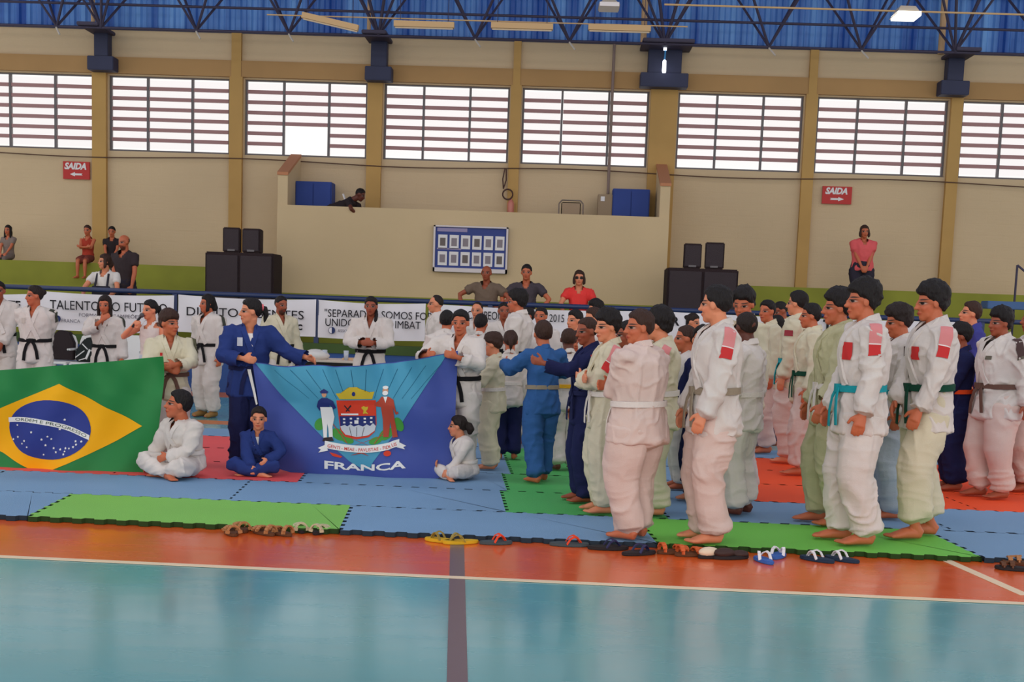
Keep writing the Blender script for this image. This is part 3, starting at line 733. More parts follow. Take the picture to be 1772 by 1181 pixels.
        if legs != 'cross' or True:
            up = np.array([0, 0, 1.]); sdv = np.cross(fd, up)
            zb = an2[2]-.045*H
            h0 = an2-fd*.024*H; h0[2] = zb+.022*H
            b1 = an2+fd*.040*H; b1[2] = zb+.024*H
            b2 = an2+fd*.088*H; b2[2] = zb+.014*H
            body.tube([an2+up*.01*H, an2*.5+h0*.5, h0], [.020*H, .021*H, .020*H], n=10)
            body.tube([h0, b1, b2], [(.019*H, .020*H), (.024*H, .022*H), (.028*H, .0125*H)], side=sdv, n=12)
            for q, (o_, l_) in enumerate(((-.019, .030), (-.008, .028), (.002, .025), (.011, .021), (.019, .016))):
                p = b2+sdv*o_*H*(1 if sx > 0 else -1)+fd*l_*.5*H
                body.ell(p, (.0075*H if q else .0095*H, l_*.75*H, .0085*H), rotz(math.atan2(-fd[0], fd[1])))
    V, F, Nn = remesh(body, vox*.9, 2)
    if legs != 'chair': V[:, 2] = np.maximum(V[:, 2], 0.001)
    me = npmesh('body', V, F, skin_mat(skin, beard, glasses))
    q = ((V-hc) @ R)/hh
    rr = np.linalg.norm(q, axis=1); q[rr > .60] = (0, -9, 0)
    a = me.attributes.new('head_space', 'FLOAT_VECTOR', 'POINT'); a.data.foreach_set('vector', q.astype(np.float32).ravel())
    bo = bpy.data.objects.new('body', me); link(bo, root)
    # hair
    if hair != 'none':
        D = ICO4[0].copy() if scale_px > 150 else _ICO3[0].copy(); FF = ICO4[1] if scale_px > 150 else _ICO3[1]
        P = D*np.array([.335, .395, .38])+np.array([0, -.07, .12])
        z = P[:, 2]; y = P[:, 1]
        fringe = {'fringe': .20, 'thick': .25, 'cap': .28}.get(hair, .30)
        yl = np.interp(z, [-.30, -.20, -.10, -.02, .05, .14, fringe, fringe+.07], [-.7, -.30, -.16, -.09, .02, .14, .20, .65])
        if hair in ('long', 'bob'): yl = np.interp(z, [-.3, 0, .15, .28, .36], [.02, .05, .12, .2, .65])
        if hair == 'bald': yl = np.interp(z, [-.30, -.14, -.04, .14, .24, .30], [-.9, -.45, -.12, -.05, -.2, -.9])
        if hair == 'receding': yl = np.interp(z, [-.30, -.14, -.04, .14, .30, .44, .5], [-.9, -.45, -.12, .02, .05, .12, .15])
        k = np.clip((yl-y)/.06+.5, 0, 1); k = k*k*(3-2*k)
        thick = {'buzz': .025, 'short': .055, 'thick': .125, 'fringe': .10, 'cap': .06, 'bald': .02, 'receding': .035}.get(hair, .055)
        nz = vnoise(D*5+sd)*.5+vnoise(D*11+sd)*.5-.5
        topk = np.clip(D[:, 2], 0, 1)
        tk = thick*(.30+1.15*topk+.25*np.clip(-D[:, 1], 0, 1))+nz*(thick*1.1+.03)
        rad = .84*(1-k)+(1+tk/.36)*k
        if hair in ('thick', 'fringe', 'short'):   # a raised front
            rad += k*.03*np.clip(D[:, 1], 0, 1)*topk
        P = D*np.array([.335, .395, .38])*rad[:, None]+np.array([0, -.07, .12])
        hs = Soup(); tr = lambda A: hc+(np.atleast_2d(A)*hh)@R.T
        hs.add(tr(P), FF)
        def ht_(pts, rads): hs.tube([tr(p)[0] for p in pts], [r*hh for r in rads], n=10)
        if hair == 'bun': hs.ell(tr((0, -.52, .22))[0], np.array((.15, .15, .15))*hh)
        if hair in ('pony', 'hairband'): ht_([(0, -.42, .20), (0, -.60, .16), (0, -.66, -.10), (0, -.58, -.42)], [.09, .13, .12, .04])
        if hair == 'puff': ht_([(0, -.40, .16), (0, -.58, .10), (0, -.66, -.10), (0, -.60, -.34)], [.10, .17, .20, .10])
        if hair == 'sidepony': ht_([(-.25, -.20, -.15), (-.32, .12, -.42), (-.28, .26, -.75), (-.24, .26, -1.15)], [.09, .11, .10, .04])
        if hair in ('long', 'bob'):
            lo = -1.05 if hair == 'long' else -.42
            for sx in (1, -1): ht_([(sx*.27, .02, .22), (sx*.34, .04, -.10), (sx*.33, .08, lo*.55-.1), (sx*.27, .12, lo)], [.10, .11, .11, .05])
            ht_([(0, -.38, .15), (0, -.42, -.2), (0, -.36, lo*.6), (0, -.32, lo+.1)], [.16, .24, .22, .12])
        Vh, Fh, _ = remesh(hs, vox*1.05, 1)
        bo2 = bpy.data.objects.new('hair', npmesh('hair', Vh, Fh, hair_mat(hairc))); link(bo2, root)
        if hair == 'hairband':
            mb = MB(); c1 = tr((0, -.45, .19))[0]; ax = R@np.array([0, -1., -.1])
            mb.bar(c1, c1+ax*.07*hh, .30*hh, n=12); mb.obj('hair_tie', mat('hair_tie_pink', (235, 110, 120), .7), bo2)
    # ------------ clothes
    gm = cloth(col, GI[col]) if col in GI else cloth(*col)
    tm = gm if tcol is None else (cloth(tcol, GI[tcol]) if tcol in GI else cloth(*tcol))
    gi = top == 'gi'
    cv = vox*1.25
    kb = b*(1.0 if gi else .90)
    def cross(z):   # torso cross-section of the garment, standing fraction -> rx, ry
        zz = (z-.50)/(zs-.50)*.32+.50 if z > .50 else z
        rx = np.interp(zz, [.40, .50, .60, .70, .78, .82, .85, .88], [.118, .109, .094, .106, .110, .088, .050, .040])
        ry = np.interp(zz, [.40, .50, .60, .70, .78, .82, .85, .88], [.096, .088, .074, .084, .078, .058, .044, .036])
        return rx*kb*H, ry*kb*H
    if legs == 'stand': hemz = skirt if gi else .485
    elif legs == 'cross': hemz = .475
    else: hemz = .48
    js = Soup()
    zz = [hemz, .50, kz(.56), kz(.60), kz(.66), kz(.72), kz(.77), kz(.81), zs+.025, zn-.005 if gi else zn-.012]
    if hemz > .49: zz.remove(.50)
    zz = sorted(set(zz))
    js.tube([T(0, 0, z) for z in zz], [cross(z) for z in zz], side=(1, 0, 0), n=22)
    slen = {'gi': .84, 'tee': .0, 'tank': 0}[top]
    cuts = []
    for (sh, el, wr) in chains:
        inn = sh*np.array([.72, 1, 1])+np.array([0, 0, -.006*H])
        if gi:
            cuff = el+(wr-el)*slen; fdv = (wr-el)/np.linalg.norm(wr-el)
            gdn = np.array([0, 0, -.006*H])
            js.tube([inn, sh, (sh+el)/2+gdn, el+gdn, (el+cuff)/2+gdn*1.5, cuff+fdv*.012*H+gdn], [.047*H*kb, (.045*H*kb, .047*H*kb), (.041*H*kb, .046*H*kb), (.039*H, .046*H), (.038*H, .046*H), (.040*H, .050*H)], n=14)
            cuts.append((cuff+fdv*.004*H, fdv))
        elif top == 'tee':
            e1 = sh+(el-sh)*.58
            js.tube([inn, sh, e1], [.044*H*kb, .043*H*kb, .042*H*kb], n=14)
        else:
            js.tube([inn, inn*.5+sh*.5], [.034*H, .026*H], n=10)
    Vj, Fj, Nj = remesh(js, cv, 1)
    h01 = Vj[:, 2]/H
    P1 = Vj*np.array([9, 9, 3])+sd; P2 = (Vj @ rotx(.6).T @ rotz(.7).T)*np.array([6, 15, 12])+sd*2
    A = (.0080 if gi else .005)*fold*min(H, 1.5)
    wp = (vnoise(Vj*4+sd)[:, None]-.5)*2.2
    Vj = Vj+Nj*((ridge(P1+wp)-.4)*A*1.3+(ridge(P2+wp)-.4)*A+(vnoise(Vj*5+7+sd)-.5)*A*1.6)[:, None]
    bvh = BVHTree.FromPolygons(Vj.tolist(), Fj.tolist())
    bad = np.zeros(len(Vj), bool)
    for (c, fdv) in cuts:
        tz = c[2]/H-dz; rx, ry = cross(min(max(tz, .44), .8)); o = T(0, 0, min(max(tz, .44), .85))
        if legs != 'cross' and ((c[0]-o[0])/rx)**2+((c[1]-o[1])/ry)**2 > 2.2 or tz > .9:
            rel = Vj-c; t = rel@fdv; per = np.linalg.norm(rel-t[:, None]*fdv, axis=1)
            near = (per < .062*H)
            bad |= near & (t > 0) & (t < .06*H)
            sn_ = near & (t > -cv*.9) & (t <= 0); Vj[sn_] -= t[sn_][:, None]*fdv*1.0
    zv0, zv1 = kz(.705), zn+.01
    if vneck and gi:
        zf = h01-dz; xs = np.abs(Vj[:, 0]-T(0, 0, .7)[0]*0)/H
        wv = np.interp(zf, [zv0, zv1], [0, .040])
        bad |= (zf > zv0) & (xs < wv) & (Vj[:, 1] > T(0, 0, .75)[1]+.012*H) & (Nj[:, 1] > -.2)
    elif vneck:
        zf = h01-dz; wv = np.interp(zf, [kz(.775), zv1], [0, .045])
        bad |= (zf > kz(.775)) & (np.abs(Vj[:, 0])/H < wv) & (Vj[:, 1] > T(0, 0, .75)[1]+.01*H)
    if top == 'tank':
        bad |= (h01-dz > kz(.80)) & (np.abs(Vj[:, 0])/H > .062)
    V2, F2, _ = drop(Vj, Fj, bad)
    jn = {'gi': 'jacket', 'tee': 'shirt', 'tank': 'tank_top'}[top]
    jo = bpy.data.objects.new(jn, npmesh(jn, V2, F2, gm)); link(jo, root)
    def hit(o, d_, mx=1.0):
        r_ = bvh.ray_cast(Vector(o), Vector(d_), mx)
        return (np.array(r_[0]), np.array(r_[1])) if r_[0] is not None else (None, None)
    def ribbon(pts, nrms, wd, t):
        """strap along points with given surface normals"""
        V = []; n = len(pts)
        for i in range(n):
            tg = pts[min(i+1, n-1)]-pts[max(i-1, 0)]; tg = tg/(np.linalg.norm(tg)+1e-9)
            nn = nrms[i]/(np.linalg.norm(nrms[i])+1e-9); s_ = np.cross(tg, nn); s_ /= np.linalg.norm(s_)+1e-9
            w_ = wd if np.isscalar(wd) else wd[i]
            V += [pts[i]-s_*w_/2-nn*t*.5, pts[i]+s_*w_/2-nn*t*.5, pts[i]+s_*w_/2*.92+nn*t, pts[i]-s_*w_/2*.92+nn*t]
        F = []
        for i in range(n-1):
            for k in range(4): F.append((4*i+k, 4*i+(k+1) % 4, 4*i+4+(k+1) % 4, 4*i+4+k))
        F += [(3, 2, 1, 0), tuple(4*(n-1)+k for k in range(4))]
        return V, F
    if gi:
        # lapels
        mb = MB(); bz = kz(.60)
        for sx in (-1, 1):
            pts = []; nr = []
            for (x, y, z) in ((0, -.048, zn+.024), (sx*.028, -.038, zn+.023), (sx*.043, -.012, zn+.014)):
                pts.append(T(x*kb**.5, y, z)); nr.append(np.array([x, y*.9, .02]))
            for j in range(11):
                f = j/10.; z = zn+.002+(bz-.0-zn)*f
                zc0 = zv0
                x = sx*.044*(1-(zn-z)/(zn-zc0))if z > zc0 else -sx*.05*((zc0-z)/(zc0-bz))
                o = T(x, .3, z); p, n_ = hit(o, (0, -1, 0), .5*H)
                if p is None or (p[1] > T(0, 0, z)[1]+cross(z)[1]*1.5): 
                    rx, ry = cross(z); p = T(x, 0, z)+np.array([0, ry*math.sqrt(max(0, 1-(x*H/rx)**2)), 0]); n_ = np.array([x*2, .8, .1])
                pts.append(p+np.array([0, .002 if sx < 0 else .007, 0])); nr.append(n_*.5+np.array([x*3, .8, .1]))
            Pn = np.array(pts)
            for _ in range(2): Pn[1:-1] = (Pn[:-2]+2*Pn[1:-1]+Pn[2:])/4
            mb.add(*ribbon(list(Pn), nr, .032*H, .0065*H))
        mb.obj('lapel', gm, jo, smooth=False)
        # belt
        mb = MB(); z = kz(.60)-.004; rx, ry = cross(z); nseg = 36; V = []; F = []
        hb = .0135*H; o = T(0, 0, z)
        for k in range(nseg):
            th_ = 2*math.pi*k/nseg
            dx, dy = math.cos(th_)*rx, math.sin(th_)*ry
            sag = -.004*H*math.sin(th_)
            for (e, zo) in ((1.02, -hb), (1.02, hb), (1.02+.010*H/ry, hb*.9), (1.02+.010*H/ry, -hb*.9)):
                V.append((o[0]+dx*e, o[1]+dy*e, o[2]+zo+sag))
        for k in range(nseg):
            for c in range(4): F.append((4*k+c, 4*k+(c+1) % 4, 4*((k+1) % nseg)+(c+1) % 4, 4*((k+1) % nseg)+c))
        mb.add(V, F)
        kc = o+np.array([0, ry*1.10, -.004*H])
        mb.box(kc[0]-.016*H, kc[0]+.016*H, kc[1]-.012*H, kc[1]+.012*H, kc[2]-.016*H, kc[2]+.016*H)
        Lt = .15 if legs == 'stand' else .07
        for sx, tl in ((1, Lt), (-1, Lt*.92)):
            pts = [kc+np.array([sx*.008*H, 0.004, 0]), kc+np.array([sx*.030*H, .012*H, -.035*H]), kc+np.array([sx*.045*H, .016*H, -tl*.6*H]), kc+np.array([sx*.052*H, .014*H, -tl*H])]
            mb.add(*ribbon(pts, [np.array([0, 1., .2])]*4, .024*H, .003*H))
        bm_ = mat('belt_'+belt, BELT[belt], .85, .2, bump=(90, .3, (1, 1, 3)))
        mb.obj('belt', bm_, root)
    # patches: (kind, args)
    for pt in patches:
        kind = pt[0]
        if kind == 'sleeve':   # side (1 right, -1 left), from, to (fraction of upper arm, negative = on shoulder), width, colours
            _, sx, f0, f1, wd, cs = pt
            sh, el, wr = chains[0 if sx > 0 else 1]
            ax = el-sh; ln = np.linalg.norm(ax); ax = ax/ln
            out = np.array([sx*1., .15, .0]); out -= ax*(out@ax); out /= np.linalg.norm(out); sv = np.cross(ax, out)
            seg = len(cs)
            for si, (g0, g1, cc) in enumerate(cs):
                rows = 6; V = []; F = []; ok = True
                for a_ in range(rows+1):
                    f = f0+(f1-f0)*(g0+(g1-g0)*a_/rows)
                    for c_ in range(5):
                        o = sh+ax*ln*f+sv*(c_/4-.5)*wd*H
                        if f < 0.15:   # over the shoulder: shoot from outside-above
                            dr = -(out*.7+np.array([0, 0, .8])*(0.15-f)*3+out*.3)
                        else: dr = -out
                        dr = dr/np.linalg.norm(dr)
                        p, n_ = hit(o-dr*.3*H, dr, .45*H)
                        if p is None: ok = False; p = o; n_ = -dr
                        V.append(p+n_*.008 if (n_@dr) < 0 else p-n_*.008)
                for a_ in range(rows):
                    for c_ in range(4): F.append((a_*5+c_, a_*5+c_+1, a_*5+c_+6, a_*5+c_+5))
                if ok: meshobj('shoulder_patch', V, F, mat(*cc), jo, smooth=True)
        if kind == 'chest' or kind == 'leg':
            _, x0, x1, za, zb_, cc, *pn_ = pt
            V = []; F = []; ok = True; bb = bvh
            for a_ in range(5):
                for c_ in range(5):
                    x = x0+(x1-x0)*c_/4; z = za+(zb_-za)*a_/4
                    o = T(x, .3, kz(z)); p, n_ = hit(o, (0, -1, 0), .5*H)
                    if p is None: ok = False; p = o; n_ = np.array([0, 1, 0])
                    V.append(p+np.array([0, .009 if pn_ else .008, 0]))
            for a_ in range(4):
                for c_ in range(4): F.append((a_*5+c_, a_*5+c_+1, a_*5+c_+6, a_*5+c_+5))
            if ok: meshobj(pn_[0] if pn_ else 'chest_patch', V, F, mat(*cc), jo, smooth=True)
    # under shirt
    # trousers
    if lowcol != 'bare':
        ts = Soup(); wide = 1.0 if gi else .74
        pr = (.098*b*H, .078*b*H)
        if legs == 'stand':
            ts.tube([T(0, 0, .585), T(0, 0, .53), np.array([0, 0, .475])*H], [(pr[0]*.9, pr[1]*.9), pr, (pr[0], pr[1]*.95)], side=(1, 0, 0), n=18)
        else:
            ts.ell(np.array([0, 0, pz+.005])*H, (pr[0]*1.05, pr[1]*1.1, .075*H))
        for (hip, kn, an, fd) in lchains:
            he_ = kn+(an-kn)*hem if hem > 0 else hip+(kn-hip)*.85
            r = [(.060*b, .074*b), (.058*b, .071*b), (.056*b**.5, .065*b**.5), (.055, .061), (.057, .063)]
            if legs == 'cross': r = [.062, .062, .058, .052, .045]
            if not gi: r = [.058*b, .052*b, .040, .036, .033]
            if hem <= 0: ts.tube([hip, (hip+he_)/2, he_], [.06*H, .058*H, .056*H], n=16); continue
            ts.tube([hip, (hip+kn)/2, kn, (kn+he_)/2, he_], [(x*H if np.isscalar(x) else (x[0]*H, x[1]*H)) for x in r], side=((1, 0, 0) if legs == 'stand' else None), n=18)
        Vt, Ft, Nt = remesh(ts, cv, 1)
        P1 = Vt*np.array([8, 8, 2.2])+sd; P2 = (Vt@roty(.35*(1 if sd % 2 else -1)).T)*np.array([4, 4, 17])+sd
        zk = Vt[:, 2]/H; cre = np.interp(zk, [.03, .12, .22, .30, .42], [1.5, 1.0, .35, .6, .2])
        At = (.0070 if gi else .004)*min(H, 1.5)*fold; wt = (vnoise(Vt*4+sd)[:, None]-.5)*2.5; P1 = P1+wt; P2 = P2+wt
        Vt = Vt+Nt*((ridge(P1)-.4)*At*1.5+(ridge(P2)-.4)*At*cre+(vnoise(Vt*5+sd)-.5)*At*1.6)[:, None]
        if legs != 'chair': Vt[:, 2] = np.maximum(Vt[:, 2], .006)
        to = bpy.data.objects.new('trousers', npmesh('trousers', Vt, Ft, tm)); link(to, root)
    elif legs == 'chair':
        pass
    if shoes:
        for (hip, kn, an, fd) in lchains:
            s_ = Soup(); zb = an[2]-.045*H; sdv = np.cross(fd, np.array([0, 0, 1.]))
            h0 = an-fd*.026*H; h0[2] = zb+.026*H; b1 = an+fd*.03*H; b1[2] = zb+.028*H; b2 = an+fd*.10*H; b2[2] = zb+.018*H
            s_.tube([h0, b1, b2, b2+fd*.012*H], [(.025*H, .027*H), (.028*H, .027*H), (.031*H, .019*H), (.02*H, .014*H)], side=sdv, n=14)
            s_.tube([an+np.array([0, 0, .0]), b1*.3+h0*.7], [.027*H, .026*H], n=10)
            Vs, Fs, _ = remesh(s_, vox*1.1, 1)
            if legs != 'chair': Vs[:, 2] = np.maximum(Vs[:, 2], .001)
            link(bpy.data.objects.new('shoe', npmesh('shoe', Vs, Fs, mat(*shoes))), root)
    root['_h'] = H
    return dict(root=root, hc=hc, R=R, hh=hh, chains=chains, lchains=lchains, H=H, jo=jo, bvh=bvh, T=T)
_ICO3 = _ico(3)
def y0h(px): return 530+.0354*(px-886)
def pp(px, ptop, feet, label, face=-90, z0=.04, **k):
    """a standing person: x and top of the head, and the line of the feet, as seen in the photograph"""
    Y = on_floor(px, feet, z0)[1]
    p = inv(px, ptop, Y)
    return person(label, p[0], Y, z0, p[2]-z0, face, **k)
def pat(px, ptop, Y, z0, label, face=0, seat=None, **k):
    p = inv(px, ptop, Y); h = p[2]-z0
    if seat: h = h/(.5+seat)
    return person(label, p[0], Y, z0, h, face, **k)
# ------------------------------------------------------------------ court floor
fl = MB().box(-14, 15, -4, 19.15, -.05, 0).obj('floor', mat('court_teal', (98, 166, 170), .22, .5, var=(.7, .10))); struct(fl)
_n = MATS['court_teal'].node_tree; _b = _n.nodes['Principled BSDF']
_b.inputs['Coat Weight'].default_value = .6; _b.inputs['Coat Roughness'].default_value = .12
M_OR = mat('court_orange', (224, 92, 32), .25, .5, var=(.6, .10)); M_OR.node_tree.nodes['Principled BSDF'].inputs['Coat Weight'].default_value = .3
M_OR.node_tree.nodes['Principled BSDF'].inputs['Coat Roughness'].default_value = .12
for _mm in (MATS['court_teal'], M_OR):   # scuffs: a slightly uneven, worn varnish
    n_ = _mm.node_tree; tcn = [q for q in n_.nodes if q.type == 'TEX_COORD'][0]
    mp = n_.nodes.new('ShaderNodeMapping'); mp.inputs['Scale'].default_value = (1.2, 5, 1); nz = n_.nodes.new('ShaderNodeTexNoise'); nz.inputs['Scale'].default_value = 1.6; nz.inputs['Detail'].default_value = 6
    n_.links.new(tcn.outputs['Object'], mp.inputs[0]); n_.links.new(mp.outputs[0], nz.inputs['Vector'])
    mr = n_.nodes.new('ShaderNodeMapRange'); mr.inputs[1].default_value = .35; mr.inputs[2].default_value = .65; mr.inputs[3].default_value = .18; mr.inputs[4].default_value = .30
    n_.links.new(nz.outputs['Fac'], mr.inputs[0]); n_.links.new(mr.outputs[0], n_.nodes['Principled BSDF'].inputs['Roughness'])
    bp = n_.nodes.new('ShaderNodeBump'); bp.inputs['Strength'].default_value = .025; bp.inputs['Distance'].default_value = .02
    n_.links.new(nz.outputs['Fac'], bp.inputs['Height']); n_.links.new(bp.outputs[0], n_.nodes['Principled BSDF'].inputs['Normal'])
def quad(name, pts, z, m, h=.002):
    return MB().prismz([(p[0], p[1]) for p in pts], z, z+h).obj(name, m, fl)
wl = lambda x: 964.5+.0459*x
A = on_floor(-60, wl(-60)); B = on_floor(1830, wl(1830))
dA = 20.0
def ext(p, q, t): return p+(q-p)*t
A2, B2 = ext(B, A, 2.2), ext(A, B, 2.2)
quad('orange_band', [A2, B2, (B2[0], 9.4, 0), (A2[0], 9.4, 0)], 0.0, M_OR)
n_ = (B2-A2)/np.linalg.norm(B2-A2); nn = np.array([-n_[1], n_[0], 0])
M_WH = mat('line_cream', (240, 214, 180), .35, .5)
quad('white_line', [A2-nn*.03, B2-nn*.03, B2+nn*.03, A2+nn*.03], 0.002, M_WH)
quad('grey_line', [on_floor(773, 1181)*1.0, on_floor(809.5, 1181), on_floor(803, 944), on_floor(779, 944)], .001, mat('line_grey', (112, 92, 96), .3, .5))
_e0, _e1 = on_floor(803, 944), on_floor(779, 944)
quad('grey_line', [ext(_e0, on_floor(809.5, 1181), 3.0)*1.0, on_floor(809.5, 1181), on_floor(773, 1181), ext(_e1, on_floor(773, 1181), 3.0)], .001, mat('line_grey', (112, 92, 96), .3, .5))
C = on_floor(1637, 971); D = on_floor(1775, 1032)
dn = (D-C)/np.linalg.norm(D-C); dq = np.array([-dn[1], dn[0], 0])*.032
quad('diagonal_line', [C-dq, D-dq, D+dq, C+dq], .003, M_WH)
for (y0_, y1_) in ((18.25, 19.15), (14.35, 14.75)): quad('orange_band', [(-14, y0_), (15, y0_), (15, y1_), (-14, y1_)], 0.0, mat('court_orange_far', (196, 104, 40), .35, .4))
# mats: interlocking foam tiles
MT = .035
U0 = on_floor(48, 894, MT); U1 = on_floor(1701, 965, MT)
ux = (U1-U0)/3.0; TW = np.linalg.norm(ux)         # one tile width
vp = on_floor(770, 640, MT); 
def depth_dir():
    a = on_floor(594, 918, MT); b = on_floor(614, 880, MT); return None
SK = math.atan2(-(961-772), 2200*1.0)   # the tile columns run a little left of the wall's own normal
vy = np.array([math.sin(SK), math.cos(SK), 0])
ROWY = [0, .96, 1.98, 3.0, 4.0, 5.0, 5.75]
def G(u, v): 
    p = U0+ux*u; return p+vy*v/vy[1]
def tooth(t, am=.016, pitch=.14):
    f = (t/pitch) % 1.0
    return am*max(-1, min(1, 2.6*math.sin(2*math.pi*f)))
def edge(p, q, flat, inward, gap=.0045):
    """points from p to q along a toothed edge"""
    L_ = np.linalg.norm(q-p); d = (q-p)/L_; nrm = np.array([-d[1], d[0], 0])*inward
    if flat == 1: return [p+nrm*gap]
    n = max(4, int(round(L_/.07))*1)
    out = []; step = L_/n
    for i in range(n):
        a = i*step
        s = 1 if i % 2 == 0 else -1
        out.append(p+d*(a+.006)+nrm*(gap+s*.016*flat)); out.append(p+d*(a+step-.006)+nrm*(gap+s*.016*flat))
    return out
matroot = empty('puzzle_mat', (0, 0, 0)); tag(matroot, 'floor area of interlocking coloured foam tiles under the judo pupils', 'mat')
TC = {'b': ('foam_blue', (120, 156, 190)), 'g': ('foam_green', (128, 192, 84)), 'e': ('foam_emerald', (78, 176, 92)), 'o': ('foam_orange', (246, 80, 30)), 'n': ('foam_lime', (112, 196, 76)), 'r': ('foam_red', (232, 84, 84))}
TN = {'n': 'lime green', 'b': 'blue', 'g': 'bright green', 'e': 'emerald green', 'o': 'orange', 'r': 'coral red'}
layout = [  # column boundaries (in tile widths from the green tile's left end) and colours per row
    (0, [(-3, 'b'), (-1.0, 'b'), (0.0, 'g'), (1.0, 'b'), (2.0, 'n'), (3.0, 'b'), (4.0, 'b'), (5.0, None)]),
    (1, [(-3, 'b'), (-1.4, 'b'), (-.42, 'b'), (.56, 'b'), (1.55, 'e'), (2.12, 'b'), (3.1, 'b'), (4.1, 'b'), (5.1, None)]),
    (2, [(-3, 'r'), (-2, 'r'), (-1.0, 'r'), (0, 'r'), (.75, 'b'), (1.58, 'e'), (2.14, 'b'), (2.42, 'o'), (3.4, 'o'), (4.4, 'o'), (5.4, None)]),
    (3, [(-3, 'r'), (-2, 'r'), (-1.0, 'r'), (0, 'r'), (.8, 'b'), (1.62, 'e'), (2.16, 'b'), (2.44, 'o'), (3.4, 'o'), (4.4, 'o'), (5.4, None)]),
    (4, [(-3, 'r'), (-2, 'r'), (-1.0, 'r'), (0, 'r'), (.8, 'b'), (1.62, 'e'), (2.18, 'b'), (2.46, 'o'), (3.4, 'o'), (4.4, 'o'), (5.4, None)]),
    (5, [(-3, 'b'), (-2, 'b'), (-1.0, 'b'), (0, 'b'), (1.0, 'b'), (2.18, 'b'), (3.2, 'b'), (4.4, 'b'), (5.4, None)])]
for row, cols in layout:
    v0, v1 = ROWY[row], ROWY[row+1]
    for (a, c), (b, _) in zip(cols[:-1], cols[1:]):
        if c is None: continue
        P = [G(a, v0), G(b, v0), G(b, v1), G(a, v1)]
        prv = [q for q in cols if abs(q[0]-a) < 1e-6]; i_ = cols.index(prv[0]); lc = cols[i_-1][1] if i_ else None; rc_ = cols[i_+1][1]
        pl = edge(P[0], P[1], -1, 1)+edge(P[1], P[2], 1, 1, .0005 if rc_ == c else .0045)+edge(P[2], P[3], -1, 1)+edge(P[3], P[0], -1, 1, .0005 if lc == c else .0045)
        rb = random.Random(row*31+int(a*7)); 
        o = MB().prismz([(p[0], p[1]) for p in pl], .004, MT+rb.uniform(-.0008, .0008)).obj('mat_tile', [mat(TC[c][0], TC[c][1], .62, .35, var=(1.3, .05), bump=(160, .25, (1, 1, 1))), mat('foam_side_shade_'+TC[c][0], [x*.34 for x in TC[c][1]], .8, .2)], matroot)
        for p_ in o.data.polygons: p_.material_index = 1 if abs(p_.normal.z) < .5 else 0  # side faces take a darkened tile colour: edge and seam shade painted in
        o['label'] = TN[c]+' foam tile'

# ------------------------------------------------------------------ flags
def refine(bm, L_):
    for _ in range(8):
        es = [e for e in bm.edges if e.calc_length() > L_]
        if not es: break
        bmesh.ops.subdivide_edges(bm, edges=es, cuts=1); bmesh.ops.triangulate(bm, faces=[f for f in bm.faces if len(f.verts) > 3])
class Flag:
    def __init__(s, Y, rip): s.Y = Y; s.rip = rip; s.lay = 0
    def S(s, x, z, off=0): return (x, s.Y+s.rip(x, z)-off, z)
    def P(s, px, py): p = inv(px, py, s.Y); return p[0], p[2]
    def poly(s, name, pts, m, parent, off, L_=.03, raw=False):
        bm = bmesh.new(); vs = [bm.verts.new((*(p if raw else s.P(*p)), 0)) for p in pts]
        f = bm.faces.new(vs); bmesh.ops.triangulate(bm, faces=[f]); refine(bm, L_)
        V = [s.S(v.co.x, v.co.y, off) for v in bm.verts]; F = [tuple(v.index for v in f.verts) for f in bm.faces]
        bm.verts.index_update(); F = [tuple(v.index for v in f.verts) for f in bm.faces]; bm.free()
        return meshobj(name, V, F, m, parent, smooth=True)
    def sheet(s, name, fn, nu, nv, m, parent=None, off=0):
        V = []; F = []
        for j in range(nv+1):
            for i in range(nu+1): x, z = fn(i/nu, j/nv); V.append(s.S(x, z, off))
        for j in range(nv):
            for i in range(nu): q = j*(nu+1)+i; F.append((q, q+1, q+nu+2, q+nu+1))
        return meshobj(name, V, F, m, parent, smooth=True)
    def text(s, txt, px, py, h, m, parent, off, curve=None, sx=1.0, bold=.0, shear=0):
        V, F = textmesh(txt, 1.0, 0, bold, 'LEFT', shear)
        wtot = max(v[0] for v in V); sc = h*s.Y/FOC/.70; out = []
        for (x, y, z) in V:
            if curve:
                t = x/wtot; cx_, cy_, ang, hs = curve(t)
                X0, Z0 = s.P(cx_, cy_); out.append(s.S(X0-math.sin(ang)*y*sc*hs, Z0+math.cos(ang)*y*sc*hs, off))
            else: X0, Z0 = s.P(px, py); out.append(s.S(X0+x*sc*sx, Z0+y*sc, off))
        return meshobj('lettering', out, F, m, parent)
def ell(cx_, cy_, rx, ry, n=24, a0=0, a1=360, ang=0):
    o = []; closed = abs(a1-a0) >= 360
    for i in range(n if closed else n+1):
        a = math.radians(a0+(a1-a0)*i/n); x, y = rx*math.cos(a), -ry*math.sin(a); c, s_ = math.cos(ang), math.sin(ang)
        o.append((cx_+x*c-y*s_, cy_+x*s_+y*c))
    return o
cl = lambda n, c: mat('flag_'+n, c, .6, .25, bump=(6, .3, (1, 1, 1)))
